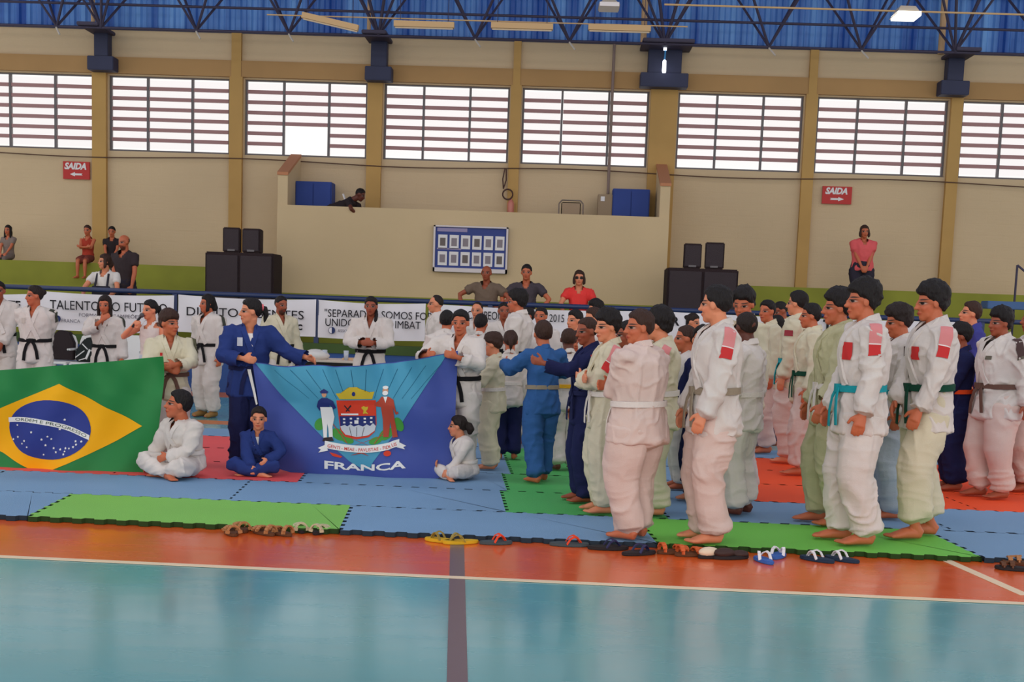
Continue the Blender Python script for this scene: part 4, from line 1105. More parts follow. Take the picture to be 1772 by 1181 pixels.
# Brazil
YF = 9.95
def rip1(x, z): return .025*math.sin(x*7+z*5)+.018*math.sin(x*15-z*9)+.16*max(0, z-.65)*math.sin(x*15+z*6)+.03*math.sin(z*4)
FB = Flag(YF, rip1)
brz = empty('national_flag', (0, 0, 0)); tag(brz, 'green national flag with yellow diamond and blue starred globe', 'flag', 'flags held up by the pupils')
tlz = [(-230, 652), (-90, 645), (0, 641), (90, 634), (150, 629), (200, 625), (283, 617)]
blz = [(-230, 810), (0, 818), (100, 822), (258, 826)]
def lerp_path(P, t):
    x = P[0][0]+(P[-1][0]-P[0][0])*t
    for (a, b), (c, d) in zip(P[:-1], P[1:]):
        if x <= c+1e-6: return x, b+(d-b)*(x-a)/(c-a)
    return P[-1]
def fnb(u, v):
    t_ = lerp_path(tlz, u); b_ = lerp_path(blz, u)
    xr = b_[0]+(t_[0]-b_[0])*v + (6*math.sin(v*math.pi) if u > .9 else 0)*(u-.9)*10
    return FB.P(xr, b_[1]+(t_[1]-b_[1])*v)
FB.sheet('field', fnb, 110, 50, cl('green', (40, 128, 66)), brz)
FB.poly('diamond', [(-87, 744), (0, 707), (50, 686), (100, 665), (150, 690), (200, 714), (247, 737.5), (200, 763), (150, 788), (120, 802), (90, 814), (68, 817), (48, 812), (0, 785)], cl('yellow', (246, 176, 8)), brz, .004)
disc = FB.poly('globe', ell(83.5, 744.5, 71.5, 51.5, 40, ang=.05), cl('blue', (44, 58, 134)), brz, .008)
band = [(13+(153-13)*t, 727+(749-727)*t*1.0-9*math.sin(math.pi*t)*1.0) for t in [i/16 for i in range(17)]]
band = [(x, 727+ (758-727)*((x-13)/140)**1.8-3.5*math.sin(math.pi*(x-13)/140)) for x, _ in band]
FB.poly('motto_band', [(x, y-4) for x, y in band]+[(x-.5, y+4.5) for x, y in band[::-1]], cl('white', (232, 230, 226)), brz, .011)
def bcv(t):
    x = 24+(147-24)*t; f = lambda x: 727+(758-727)*((x-13)/140)**1.8-3.5*math.sin(math.pi*(x-13)/140)+2.6
    return x, f(x), -math.atan2(f(x+1)-f(x-1), 2), 1
FB.text('ORDEM E PROGRESSO', 0, 0, 5.2, cl('letter_green', (70, 90, 70)), brz, .014, curve=bcv)
for (sx_, sy_) in [(515, 602), (130, 645), (480, 678), (262, 700), (135, 742), (92, 762), (198, 772), (178, 795), (222, 823), (390, 737), (418, 757), (345, 760), (373, 808), (437, 832), (457, 864), (493, 842), (537, 832), (533, 857), (525, 880), (567, 833), (600, 822), (622, 802), (615, 776), (662, 778), (355, 885)]:
    cx_, cy_ = sx_*.2117, 600+sy_*.2117; r = 2.0 if sy_ % 2 else 2.4
    st = []
    for i in range(10): a = math.radians(-90+36*i); rr = r if i % 2 == 0 else r*.5; st.append((cx_+rr*math.cos(a), cy_+rr*math.sin(a)))
    FB.poly('star', st, cl('white', (232, 230, 226)), brz, .011)
# city flag
YF2 = 10.3
def rip2(x, z): 
    k = max(0., z-.62)
    return .022*math.sin(x*6-z*3)+.03*math.sin(x*11+z*7)*.6+k*.27*math.sin(x*11+1+z*3)+.02*math.sin(z*11+x*2)+k*.08*math.sin(x*27+z*9)
FC = Flag(YF2, rip2)
cty = empty('city_flag', (0, 0, 0)); tag(cty, 'blue city flag with light blue triangle, coat of arms and the word FRANCA', 'flag', 'flags held up by the pupils')
top = [(435, 627), (470, 631), (500, 634), (540, 632), (580, 634), (620, 633), (680, 628), (740, 618), (770, 612), (791, 608)]
bot = [(462, 806), (500, 818), (530, 824), (560, 827), (640, 829), (700, 832), (740, 832), (765, 826), (786, 806)]
def fnc(u, v):
    t_ = lerp_path(top, u); b_ = lerp_path(bot, u)
    return FC.P(b_[0]+(t_[0]-b_[0])*v, b_[1]+(t_[1]-b_[1])*v)
FC.sheet('field', fnc, 80, 54, cl('city_blue', (66, 82, 156)), cty)
FC.poly('triangle', [(440, 629), (500, 635.5), (540, 633.5), (580, 635.5), (620, 634.5), (680, 629.5), (740, 619.5), (774, 613), (688, 744), (647, 799), (640, 812), (628, 812), (604, 799), (561, 761), (498, 694)], cl('city_light', (74, 152, 182)), cty, .004, .02)
FC.poly('hoist_band', [(425, 640), (432, 640), (444, 700), (441, 702)], cl('white', (232, 230, 226)), cty, .002)
dkl = cl('seam', (30, 100, 130))
for xx in range(478, 770, 26):
    xb = 627+(xx-627)*.62
    FC.poly('seam_line', [(xx, 640-(max(0, xx-680)*.13)), (xx+1.2, 640-(max(0, xx-680)*.13)), (xb+.9, 690), (xb, 690)], dkl, cty, .006)
G1 = cl('leaf_green', (70, 150, 60)); RD = cl('shield_red', (214, 62, 36)); WT = cl('white', (232, 230, 226)); NV = cl('navy', (36, 48, 110)); YL = cl('gold', (206, 176, 48)); SK_ = cl('flesh', (206, 150, 116)); BR = cl('suit', (176, 68, 48)); DKK = cl('dark', (50, 36, 40)); GRY = cl('grey', (196, 200, 206))
def poly(n, p, m, lvl): return FC.poly(n, p, m, cty, .007+lvl*.0022, .02)
for (cx_, cy_, rx, ry, an) in ((553, 735, 9, 11, .4), (585, 753, 14, 9, .6), (600, 762, 12, 6, .3), (690, 735, 8, 13, -.4), (668, 752, 14, 9, -.6), (650, 763, 12, 6, -.3)): poly('laurel_leaf', ell(cx_, cy_, rx, ry, 14, ang=an), G1, 0)
for (a, b) in (((575, 735), (600, 768)), ((672, 735), (648, 768)), ((583, 750), (640, 772)), ((668, 752), (612, 772))):
    poly('branch', [(a[0]-.8, a[1]), (a[0]+.8, a[1]), (b[0]+.8, b[1]), (b[0]-.8, b[1])], BR, 1)
poly('mural_crown', [(582, 681), (589, 691), (644, 691), (648, 678), (640, 679), (638, 686), (633, 686), (625, 684), (624, 673), (619, 673), (619, 670), (605, 670), (605, 675), (603, 684), (595, 686), (591, 680)], YL, 1)
poly('crown_gate', ell(613, 682, 3, 4, 10), NV, 2)
poly('shield_border', [(583, 693), (650, 693), (651, 735), (648, 748), (638, 757), (617, 761), (596, 757), (588, 746), (586, 730)], RD, 1)
poly('shield_red_field', [(586, 695), (648, 695), (649, 720), (587, 721)], RD, 2)
poly('shield_blue_field', [(587, 721), (649, 720), (650, 738), (588, 740)], NV, 2)
poly('shield_white_field', [(588, 739), (596, 736), (600, 739), (606, 735), (612, 739), (620, 736), (628, 739), (634, 735), (640, 738), (645, 733), (650, 738), (648, 746), (637, 754), (617, 757), (597, 753), (590, 745)], GRY, 3)
for xx in (604, 617, 630): poly('well_line', [(xx-.4, 740), (xx+.4, 740), (617+(xx-617)*.7+.4, 756), (617+(xx-617)*.7-.4, 756)], DKK, 4)
poly('lion', [(625, 706), (629, 703), (633, 705), (637, 704), (636, 709), (633, 712), (637, 717), (632, 716), (628, 717), (629, 711)], YL, 3)
poly('tools', [(597, 701), (606, 712), (604, 713), (596, 703)], DKK, 3); poly('tools', [(607, 701), (598, 712), (600, 713), (609, 703)], DKK, 3)
poly('name_strip', [(590, 716), (620, 716), (620, 719), (590, 719)], WT, 3)
for i, (xx, yy) in enumerate([(595, 726), (607, 725), (619, 725), (631, 725), (642, 724), (595, 732), (607, 732), (631, 731), (642, 731)]): poly('castle', [(xx-2, yy+1.5), (xx+2, yy+1.5), (xx+2, yy-1.5), (xx-2, yy-1.5)], WT, 3)
poly('castle', [(613, 734), (620, 734), (620, 728), (613, 728)], WT, 3)
# supporters
poly('figure_head', ell(561.5, 682, 4.2, 6, 12), SK_, 1); poly('figure_hat', [(554, 678), (561, 673), (569, 678), (567, 681), (556, 681)], NV, 2)
poly('figure_coat', [(557, 689), (567, 689), (577, 694), (582, 706), (577, 709), (571, 701), (570, 707), (555, 707), (553, 712), (548, 704), (551, 694)], NV, 2)
poly('figure_trousers', [(554, 705), (575, 705), (578, 722), (574, 740), (575, 760), (569, 762), (567, 742), (565, 734), (565, 761), (560, 762), (557, 735)], WT, 3)
poly('figure_boots', [(560, 758), (574, 757), (577, 764), (558, 764)], DKK, 4)
poly('figure_head', ell(666, 677, 5, 7, 12), SK_, 1); poly('figure_beard', ell(666, 681, 5, 4, 12), WT, 2); poly('figure_hair', ell(666, 671.5, 5, 3, 12), WT, 2)
poly('figure_suit', [(660, 687), (672, 687), (681, 692), (686, 714), (689, 712), (690, 716), (685, 718), (680, 705), (682, 722), (688, 757), (679, 758), (675, 730), (672, 757), (663, 757), (662, 728), (659, 705), (652, 704), (647, 702), (649, 698), (655, 694)], BR, 2)
poly('figure_shirt', [(663, 687), (670, 687), (667, 698)], WT, 3)
def rc(t): x = 562+(691-562)*t; return x, 779-9*((t-.48)*2)**2*1.0-(1.5 if t > .9 else 0)
rb_ = [rc(i/14) for i in range(15)]
poly('motto_ribbon', [(x, y-7.5) for x, y in rb_]+[(x, y+4.5) for x, y in rb_[::-1]], WT, 4)
poly('ribbon_tail', [(563, 770), (551, 775), (556, 778), (552, 783), (568, 780)], WT, 3); poly('ribbon_tail', [(689, 765), (703, 772), (698, 774), (701, 778), (686, 774)], WT, 3)
def mcv(t): x, y = rc(.03+t*.94); x2, y2 = rc(.05+t*.94); return x, y+2.2, -math.atan2(y2-y, x2-x), 1
FC.text('GENTI - MEAE - PAVLISTAE - FIDELIS', 0, 0, 5.5, cl('motto_red', (206, 60, 50)), cty, .0180, curve=mcv, bold=.01)
poly('emblem_leather', [(570, 783), (580, 786), (592, 791), (589, 793), (576, 790)], RD, 1); poly('emblem_ball', ell(671, 784.5, 6.5, 4.8, 14), RD, 1)
poly('emblem_arrows', [(606, 789), (626, 782), (640, 789), (626, 785)], BR, 1)
def fcv(t): x = 560+(703-560)*t; return x, 812+3.5*math.sin(math.pi*t)-(5*t if t > .5 else 2.5)*(.5 if t < .5 else .6)+(0), 0, 1.12-.28*math.sin(math.pi*t)
FC.text('FRANCA', 0, 0, 12.5, WT, cty, .010, curve=fcv, bold=.03)

# ------------------------------------------------------------------ chairs, table, footwear
M_PL = mat('white_plastic', (226, 222, 220), .45, .4)
def pchair(px, py, Y, lb):
    p = inv(px, py, Y); e_ = empty('plastic_chair', (p[0], Y, 0)); tag(e_, lb, 'chair', 'white plastic chairs along the barrier')
    MB().box(-.18, .18, -.24, .20, .40, .435).obj('seat', M_PL, e_, bevel=.012)
    bt_ = MB(); V = []; 
    bt_.prism([(-.17, .44), (.17, .44), (.185, .70), (.15, .80), (.07, .84), (-.07, .84), (-.15, .80), (-.185, .70)], .19, .215); bt_.obj('backrest', M_PL, e_, bevel=.006)
    for sx in (-1, 1):
        for sy in (-.22, .20): MB().bar((sx*.16, sy, .41), (sx*.18, sy*1.15, 0), .04).obj('leg', M_PL, e_)
        MB().box(sx*.185-.012, sx*.185+.012, -.20, .19, .60, .63).obj('armrest', M_PL, e_, bevel=.008)
    return e_
c1 = pchair(104, 600, 18.3, 'white plastic chair with a dark jacket over its back, behind the left line'); c2 = pchair(151, 605, 18.3, 'white plastic chair with a black and white bag on it, beside the long-haired woman'); c3 = pchair(226, 610, 18.3, 'white plastic chair partly behind the woman in the tank top')
def atc(c, name, lb, cat, m, prof, y0, y1, w=None):
    o = MB().prism(prof, y0, y1).obj(name, m, bevel=.012); o.location = c.location; tag(o, lb, cat); return o
atc(c1, 'jacket', 'dark jacket hung over the leftmost white plastic chair', 'jacket', mat('jacket_dark', (46, 36, 38), .9), [(-.17, .45), (.15, .45), (.16, .70), (.09, .86), (-.07, .88), (-.16, .80)], .12, .24)
bag = empty('sports_bag', tuple(c2.location)); tag(bag, 'black bag with white splashes standing on a white plastic chair', 'bag')
MB().prism([(-.16, .44), (.17, .44), (.18, .62), (.06, .80), (-.02, .78), (-.16, .60)], -.05, .15).obj('bag_body', mat('bag_black', (30, 34, 34), .7), bag, bevel=.02)
for (a, b) in (((-.15, .50), (-.02, .60)), ((0, .48), (.06, .62)), ((.08, .60), (.19, .66)), ((-.05, .70), (.03, .62)), ((-.1, .46), (.02, .50))): MB().bar((a[0], -.056, a[1]), (b[0], -.056, b[1]), .03, .012).obj('bag_print', M_PL, bag)
tb = on_floor(560, 0+530-11.5+1.46*126) ; YTb = 17.4
a = inv(472, 618, YTb); b = inv(652, 628, YTb); zt_ = (inv(575, 622, YTb)[2]); e_ = empty('table', ((a[0]+b[0])/2, YTb, 0)); tag(e_, 'long officials table with white top behind the city flag', 'table'); hw = (b[0]-a[0])/2
MB().box(-hw, hw, -.35, .35, zt_-.03, zt_).obj('tabletop', mat('table_white', (220, 200, 184), .5), e_, bevel=.004)
MB().box(-hw+.03, hw-.03, -.32, .32, zt_-.10, zt_-.03).obj('apron', mat('table_dark', (40, 30, 32), .6), e_)
for sx in (-1, 1):
    for sy in (-1, 1): MB().bar((sx*(hw-.06), sy*.28, 0), (sx*(hw-.06), sy*.28, zt_-.05), .04).obj('leg', mat('table_dark', (40, 30, 32), .6), e_)
def ont(px): return inv(px, 617, YTb-.1)[0]
o = MB().lathe([(0, 0), (.17, 0), (.20, .05), (.16, .10), (.06, .13), (0, .135)]).obj('covered_dish', mat('dish_white', (226, 220, 214), .35, .5), smooth=True); o.location = (ont(546), YTb-.1, zt_); tag(o, 'white domed dish on the officials table', 'dish')
for px, lb in ((563, 'clear plastic cup beside the domed dish'), (600, 'clear plastic cup alone mid table')):
    o = MB().lathe([(.028, 0), (.036, .13), (.034, .13), (.026, .005)]).obj('plastic_cup', mat('cup_clear', (190, 196, 206), .2, .5), smooth=True); o.location = (ont(px), YTb-.15, zt_); tag(o, lb, 'cup')
o = MB().box(-.22, .22, -.12, .12, 0, .07).obj('tray', mat('tray_grey', (120, 104, 100), .5), bevel=.01); o.location = (ont(520), YTb-.05, zt_); tag(o, 'grey box tray on the table beside the blue-clad girl', 'tray')
o = MB().box(-.15, .15, -.1, .1, 0, .03).obj('folder', mat('folder_tan', (220, 180, 140), .6), bevel=.004); o.location = (ont(612), YTb-.05, zt_); tag(o, 'tan folder on the table beside the smiling black belt', 'folder')

def outline(L_, wd):
    P = []
    for i in range(20):
        a = 2*math.pi*i/20; y = math.cos(a)*L_/2; x = math.sin(a)*wd/2
        x *= 1.0+.22*(y/(L_/2)) if y > 0 else 1.0-.12*abs(y/(L_/2)); P.append((x, y))
    return P[::-1]
def flip(px, py, rot, lb, sole, strap, L_=.24, kind='flip_flop', cat='flip-flop', grp='footwear left at the edge of the mats'):
    p = on_floor(px, py+3, .003); e_ = empty(kind, (p[0], p[1], .0035), math.radians(rot)); tag(e_, lb, cat, grp)
    wd = L_*.40
    MB().prismz(outline(L_, wd), 0, .020).obj('sole', mat('sole_'+sole[0], sole[1], .7), e_, bevel=.004)
    if kind == 'flip_flop':
        mt_ = mat('strap_'+strap[0], strap[1], .5); tp = (0, L_*.28, .022)
        for sx in (-1, 1):
            pts = [Vector(tp)]
            for t_ in (.25, .5, .75, 1): pts.append(Vector((sx*wd*.46*math.sin(t_*math.pi/2), L_*(.28-.36*t_), .022+.038*math.sin(t_*math.pi)*1.0+(.0 if t_ < 1 else -.008))))
            m_ = MB(); 
            for a_, b_ in zip(pts[:-1], pts[1:]): m_.bar(a_, b_, .018, .007)
            m_.obj('strap', mt_, e_)
    elif kind == 'sandal':
        mt_ = mat('strap_'+strap[0], strap[1], .6)
        for (y_, h_) in ((.30, .026), (.10, .034), (-.34, .05)):
            m_ = MB(); pts = [Vector((wd*.5*math.cos(a), L_*y_, .016+h_*math.sin(a))) for a in [math.pi*i/8 for i in range(9)]]
            for a_, b_ in zip(pts[:-1], pts[1:]): m_.bar(a_, b_, .026, .009)
            m_.obj('strap', mt_, e_)
        MB().bar((0, L_*.02, .052), (0, L_*.30, .044), .02, .008).obj('strap', mt_, e_)
    else:
        s_ = Soup(); s_.ell((0, -L_*.18, .035), (wd*.46, L_*.30, .032)); s_.ell((0, L_*.26, .026), (wd*.48, L_*.24, .024)); V, F, _ = remesh(s_, .006, 1)
        V[:, 2] = np.maximum(V[:, 2], .012); meshobj('upper', V, F, mat('strap_'+strap[0], strap[1], .6), e_, smooth=True)
    return e_
BRN = ('brown', (96, 58, 34)); BLKs = ('black', (40, 34, 36)); TANs = ('tan', (176, 120, 74)); 
flip(401, 922, 25, 'brown strapped sandal, leftmost shoe at the mat edge', BRN, TANs, .20, 'sandal', 'sandal')
flip(417, 916, 30, 'brown strapped sandal just behind the leftmost one', BRN, TANs, .20, 'sandal', 'sandal')
flip(457, 922, 50, 'brown sandal, left of a pair right of the leftmost pair', BRN, TANs, .20, 'sandal', 'sandal')
flip(485, 923, 55, 'brown sandal, right of a pair, beside the black and silver ones', BRN, TANs, .20, 'sandal', 'sandal')
flip(519, 917, 20, 'black and silver sandal beside the brown pair', BLKs, ('silver', (196, 184, 150)), .19, 'sandal', 'sandal')
flip(555, 920, -15, 'black and silver sandal standing alone to the right of its twin', BLKs, ('silver', (196, 184, 150)), .19, 'sandal', 'sandal')
flip(762, 935, 70, 'yellow flip-flop left of the grey court line', ('yellow', (214, 168, 30)), ('olive', (150, 130, 60)), .21)
flip(797, 938, 110, 'yellow flip-flop lying on the grey court line', ('yellow', (214, 168, 30)), ('olive', (150, 130, 60)), .23)
flip(858, 939, -75, 'dark flip-flop with orange strap right of the grey line', ('slate', (70, 80, 84)), ('orange', (236, 72, 32)), .21)
flip(985, 942, -85, 'dark flip-flop with orange strap near the long black one', ('slate', (70, 80, 84)), ('orange', (236, 72, 32)), .25)
flip(1052, 948, -80, 'black flip-flop in front of the boy with folded arms', BLKs, ('navy', (44, 44, 84)), .26)
flip(1105, 957, -60, 'black flip-flop lying askew on the orange court', BLKs, ('navy', (44, 44, 84)), .24)
flip(1166, 955, -70, 'brown sandal with orange straps, left of its pair', BRN, ('rust', (206, 96, 48)), .23, 'sandal', 'sandal')
flip(1197, 959, -70, 'brown sandal with orange straps, right of its pair', BRN, ('rust', (206, 96, 48)), .23, 'sandal', 'sandal')
flip(1236, 962, -60, 'pale flat slipper beside the brown sandals', BLKs, ('cream', (226, 204, 176)), .24, 'slipper', 'slipper')
flip(1264, 964, -70, 'dark flat slipper behind the pale one', BLKs, ('dark_brown', (60, 40, 36)), .24, 'slipper', 'slipper')
flip(1322, 970, 20, 'blue flip-flop with white strap, front one', ('blue', (56, 100, 176)), ('white', (226, 222, 224)), .20)
flip(1346, 962, -25, 'blue flip-flop with white strap, rear one', ('blue', (56, 100, 176)), ('white', (226, 222, 224)), .20)
flip(1414, 968, 50, 'navy flip-flop with white strap, left of its pair', ('navy', (30, 50, 74)), ('white', (226, 222, 224)), .23)
flip(1457, 968, 50, 'navy flip-flop with white strap, right of its pair', ('navy', (30, 50, 74)), ('white', (226, 222, 224)), .23)
flip(1757, 984, 80, 'black sandal with brown straps at the right edge', BLKs, BRN, .24, 'sandal', 'sandal')
flip(1768, 974, 80, 'brown sandal behind the black one at the right edge', BRN, TANs, .24, 'sandal', 'sandal')
# ------------------------------------------------------------------ the people
RP = ('patch_red', (196, 44, 44), .7); WP = ('patch_white', (228, 216, 212), .7); PK = ('patch_pink', (212, 130, 130), .7); DK = ('patch_dark', (70, 48, 46), .7); GY = ('patch_grey', (96, 88, 76), .7)
def shoulder(sx=-1, f0=-.15, f1=.62, wd=.042):
    return ('sleeve', sx, f0, f1, wd, [(0, .56, PK), (.56, .60, WP), (.60, 1, RP)])
def redtext(sx=-1, f0=-.15, f1=.62, wd=.05): return shoulder(sx, f0, f1, wd)
GR = 'judo pupils standing in lines on the mats'
GT = 'black belts and helpers standing along the left barrier'
GS = 'spectators on the stepped seating'
def k_(**k): k.setdefault('group', GR); k.setdefault('cat', 'person'); return k
# --- right-hand lines, near row
A0 = ('down', 'down')
P3 = pp(1503, 487, 940, 'tall dark-haired boy in white uniform with turquoise belt and red patches, facing left', -88, **k_(skin='tan', hair='thick', col='white', tcol='white', belt='turquoise', arms=('downf', 'down'), patches=[shoulder(-1, -.1, .55, .042), ('chest', -.075, -.03, .70, .765, RP)], build=1.08, stag=.03, hem=.95, footyaw=(5, 12)))
P4 = pp(1622, 491, 931, 'boy in short white trousers with green belt and red sleeve patches, facing left', -86, **k_(skin='tan', hair='thick', col='white', tcol='cream', belt='green', arms=('front', 'downf'), patches=[shoulder(-1, -.1, .6, .042), ('chest', -.07, -.03, .70, .75, RP)], build=1.08, stag=-.05, hem=.80, nod=4))
P2 = pp(1248, 495, 938, 'tall boy with a short black haircut and grey-brown belt, left arm hanging straight', -80, **k_(skin='light', hair='short', col='white', tcol='pink', belt='grey', arms=('downf', 'downf'), patches=[shoulder(-1, -.1, .55, .042)], build=1.12, stag=.0, head=-112, hem=.97, seed=11))
P1 = pp(1113, 537, 932, 'boy with folded arms and white belt, seen from behind, looking back left', -128, **k_(skin='tan', hair='short', hairc='brown', col='pink', tcol='pink', belt='white', arms=('folded', 'folded'), build=1.36, head=-72, hem=.97, stag=.01, vneck=False))
P5 = pp(1563, 530, 896, 'boy in pale blue-tinted trousers with a long dark sleeve patch, looking down', -88, **k_(skin='tan', hair='thick', hairc='dark', col='white', tcol='blue_tint', belt='turquoise', arms=A0, patches=[('sleeve', -1, .05, .85, .045, [(0, .86, DK), (.86, .97, GY), (.97, 1, DK)])], nod=10, build=1.05, hem=.96))
P6 = pp(1458, 503, 908, 'boy in olive-cream uniform half behind the tall turquoise-belted boy', -88, **k_(skin='tan', hair='thick', col='olive', tcol='olive', belt='white', arms=('downf', ((.17, .10, .50), (.5, -1, 0))), build=1.05, stag=.03, hem=.94))
P7 = pp(1738, 535, 862, 'sturdy boy with brown belt and dark shoulder patch at the right edge', -75, **k_(skin='brown', hair='thick', hairc='black', col='white', tcol='pink', belt='brown', arms=(((.17, -.05, .50), (.5, -1, 0)), ((.17, -.06, .50), (.5, -1, 0))), patches=[('sleeve', -1, -.1, .45, .045, [(0, .85, DK), (.85, 1, GY)]), ('chest', -.07, -.045, .73, .75, GY)], build=1.32, hem=.93, stag=.03))
P8 = pp(1686, 522, 814, 'boy in violet-blue uniform with orange belt and sunlit face', -90, **k_(skin='light', hair='short', hairc='brown', col='violet', tcol='navy', belt='orange', arms=A0, nod=-8, build=1.0))
P8b = pp(1668, 560, 848, 'smaller boy in navy uniform half hidden by the green-belted boy', -90, **k_(skin='brown', hair='fringe', hairc='black', col='navy', tcol='navy', belt='orange', arms=('down', 'front')))
P9 = pp(1795, 530, 850, 'pupil in white uniform cut off by the right edge', -90, **k_(skin='brown', hair='short', col='white', tcol='pink', belt='white', arms=A0, build=1.1))
# --- middle right
P11 = pp(1298, 540, 890, 'dark-skinned boy seen from behind with red shoulder patch, behind the tall grey-belted boy', -125, **k_(skin='dark', hair='buzz', hairc='dark', col='white', tcol='white', belt='white', arms=A0, patches=[shoulder(-1, -.1, .55, .042)], build=1.0, vneck=False, head=-150))
P10 = pp(1294, 500, 858, 'boy peering out over the shoulders right of the tall grey-belted boy', -60, **k_(skin='tan', hair='thick', col='cream', tcol='white', belt='white', arms=A0, nod=14, head=-30))
P12 = pp(1333, 520, 784, 'boy with crimson belt, face turned to the camera side, left of the fade-cut boy', -75, **k_(skin='tan', hair='short', col='cream', tcol='pink', belt='red', arms=A0, build=1.1, head=-50))
P13 = pp(1355, 522, 752, 'boy with a fade haircut looking down between his neighbours', -70, **k_(skin='brown', hair='buzz', col='cream', tcol='white', belt='white', arms=A0, nod=22, build=.95))
P14 = pp(1386, 504, 802, 'taller boy with turquoise belt and small red emblem, turned away', -118, **k_(skin='light', hair='short', col='cream', tcol='pink', belt='turquoise', arms=A0, build=1.15, vneck=False, patches=[('sleeve', -1, .25, .45, .05, [(0, 1, ('patch_crimson', (150, 50, 60), .7))])]))
P15 = pp(1409, 526, 822, 'boy with dark green belt and slicked hair in front of the taller boy', -92, **k_(skin='tan', hair='short', col='cream', tcol='pink', belt='green', arms=('back', 'down'), build=1.1, hem=.88, stag=-.04))
P16 = pp(1347, 546, 772, 'pupil in navy uniform almost hidden behind the crimson-belted boy', -90, **k_(skin='brown', hair='short', col='navy', tcol='navy', belt='white', arms=A0))
# --- centre group
P17 = pp(1148, 535, 890, 'black-haired boy with red shoulder patch and cream belt behind the boy with folded arms', -84, **k_(skin='light', hair='thick', col='cream', tcol='cream', belt='white', arms=('front', 'folded'), patches=[shoulder(-1, -.1, .6, .042)], build=1.15, hem=.95, head=-110))
P18 = pp(1192, 563, 846, 'boy with cropped brown hair in white, right of the cream-belted boy', -84, **k_(skin='tan', hair='buzz', hairc='brown', col='white', tcol='white', belt='white', arms=A0, hem=.93))
P19 = pp(1197, 543, 742, 'girl with tied-up hair far back, looking right', 60, **k_(skin='light', hair='bun', hairc='dark', col='white', tcol='white', belt='white', arms=A0, nod=10))
P20 = pp(1222, 564, 868, 'boy in navy uniform mostly hidden by the tall grey-belted boy', -60, **k_(skin='light', hair='short', col='navy', tcol='navy', belt='navy', arms=('downf', 'down'), build=.95, head=-20, spread=.05))
P21 = pp(1058, 538, 887, 'boy with thick black fringe, folded arms and red shoulder patches', -80, **k_(skin='light', hair='thick', col='cream', tcol='cream', belt='white', arms=('folded', 'folded'), patches=[shoulder(-1, -.1, .6, .038), ('chest', .03, .075, .70, .78, RP)], build=1.05, head=-62, nod=4, hem=.95))
P21b = pp(1092, 556, 860, 'pupil whose white shoulder with red patch shows behind the folded arms', -85, **k_(skin='brown', hair='short', col='cream', tcol='cream', belt='white', arms=A0, patches=[shoulder(-1, -.1, .6, .042)], hem=.94))
P22 = pp(1022, 549, 868, 'boy in dark navy uniform with his arm stretched out to the left', -75, **k_(skin='brown', hair='buzz', hairc='brown', col='navy', tcol='navy', belt='navy', arms=('down', ((.06, .27, .75), (.5, 0, -1))), hem=.97, head=-58, nod=6, curl=.9))
P23 = pp(943, 556, 834, 'boy in bright blue uniform seen from behind with raised forearm', -150, **k_(skin='tan', hair='short', hairc='brown', col='blue', tcol='blue', belt='grey', arms=(((.14, .2, .68), (1, 0, -.6)), ((.13, .24, .72), (.8, -.2, -.8))), hem=.95, build=1.02, vneck=False, stag=.05, head=-160))
P24 = pp(857, 577, 812, 'small boy with a brown fringe beside the girl holding the city flag', -95, **k_(skin='light', hair='fringe', hairc='brown', col='cream', tcol='cream', belt='white', arms=(('downf'), ((.10, .18, .62), (.8, -.3, -.7))), build=1.05, hem=.97, nod=6))
P25 = pp(884, 573, 795, 'child with a yellow hair tie in navy trousers, back turned', -175, **k_(skin='tan', hair='pony', hairc='brown', col='white', tcol='navy', belt='white', arms=A0, vneck=False, build=1.0))
P26 = pp(900, 503, 771, 'tall young man in white with black hair, side on, behind the children', -105, **k_(skin='tan', hair='thick', col='white', tcol='white', belt='black', arms=A0, build=1.1))
P27 = pp(872, 523, 727, 'adult in white uniform facing the camera beside the tall young man', 10, **k_(skin='brown', hair='buzz', col='white', tcol='white', belt='black', arms=A0))
P28 = pp(827, 523, 720, 'man with a lit forehead and dark hair behind the city-flag girl', -15, **k_(skin='light', hair='receding', col='white', tcol='white', belt='black', arms=A0))
P29 = pp(832, 544, 752, 'child with glossy black hair seen from behind, right of the city-flag girl', 165, **k_(skin='tan', hair='short', col='white', tcol='white', belt='black', arms=A0, vneck=False))
P31 = pp(773, 538, 778, 'child with round black hair seen from behind, left of the city-flag girl', 172, **k_(skin='tan', hair='short', col='white', tcol='white', belt='white', arms=A0, vneck=False, build=1.1))
P32 = pp(758, 511, 730, 'man with receding hair in white uniform, in profile facing left', -78, **k_(skin='light', hair='receding', hairc='dark', col='white', tcol='white', belt='white', arms=A0, build=1.1))
P33 = pp(938, 531, 752, 'boy with a fade haircut peeking over the bright blue boy', -20, **k_(skin='tan', hair='buzz', col='white', tcol='white', belt='white', arms=A0))
P33b = pp(916, 533, 738, 'pupil with dark hair just behind the peeking fade-cut boy', -60, **k_(skin='brown', hair='short', col='white', tcol='white', belt='white', arms=A0))
P34 = pp(999, 537, 776, 'boy with sunlit yellowish face and a flat black haircut', -70, **k_(skin='light', hair='cap', col='white', tcol='white', belt='white', arms=A0, head=-50))
P35 = pp(1034, 520, 741, 'black-haired pupil with his head above the group, just right of the woman in coral', -72, **k_(skin='light', hair='thick', col='white', tcol='white', belt='white', arms=A0))
P36 = pp(986, 568, 814, 'dark-haired child with yellow belt between the two blue uniforms', -165, **k_(skin='dark', hair='buzz', hairc='brown', col='white', tcol='white', belt='yellow', arms=A0, vneck=False, build=.95, head=-175))
P37 = pp(1000, 575, 788, 'child with covered eyes and brown hair beside the navy boy', -10, **k_(skin='tan', hair='fringe', hairc='brown', col='navy', tcol='white', belt='white', arms=A0))
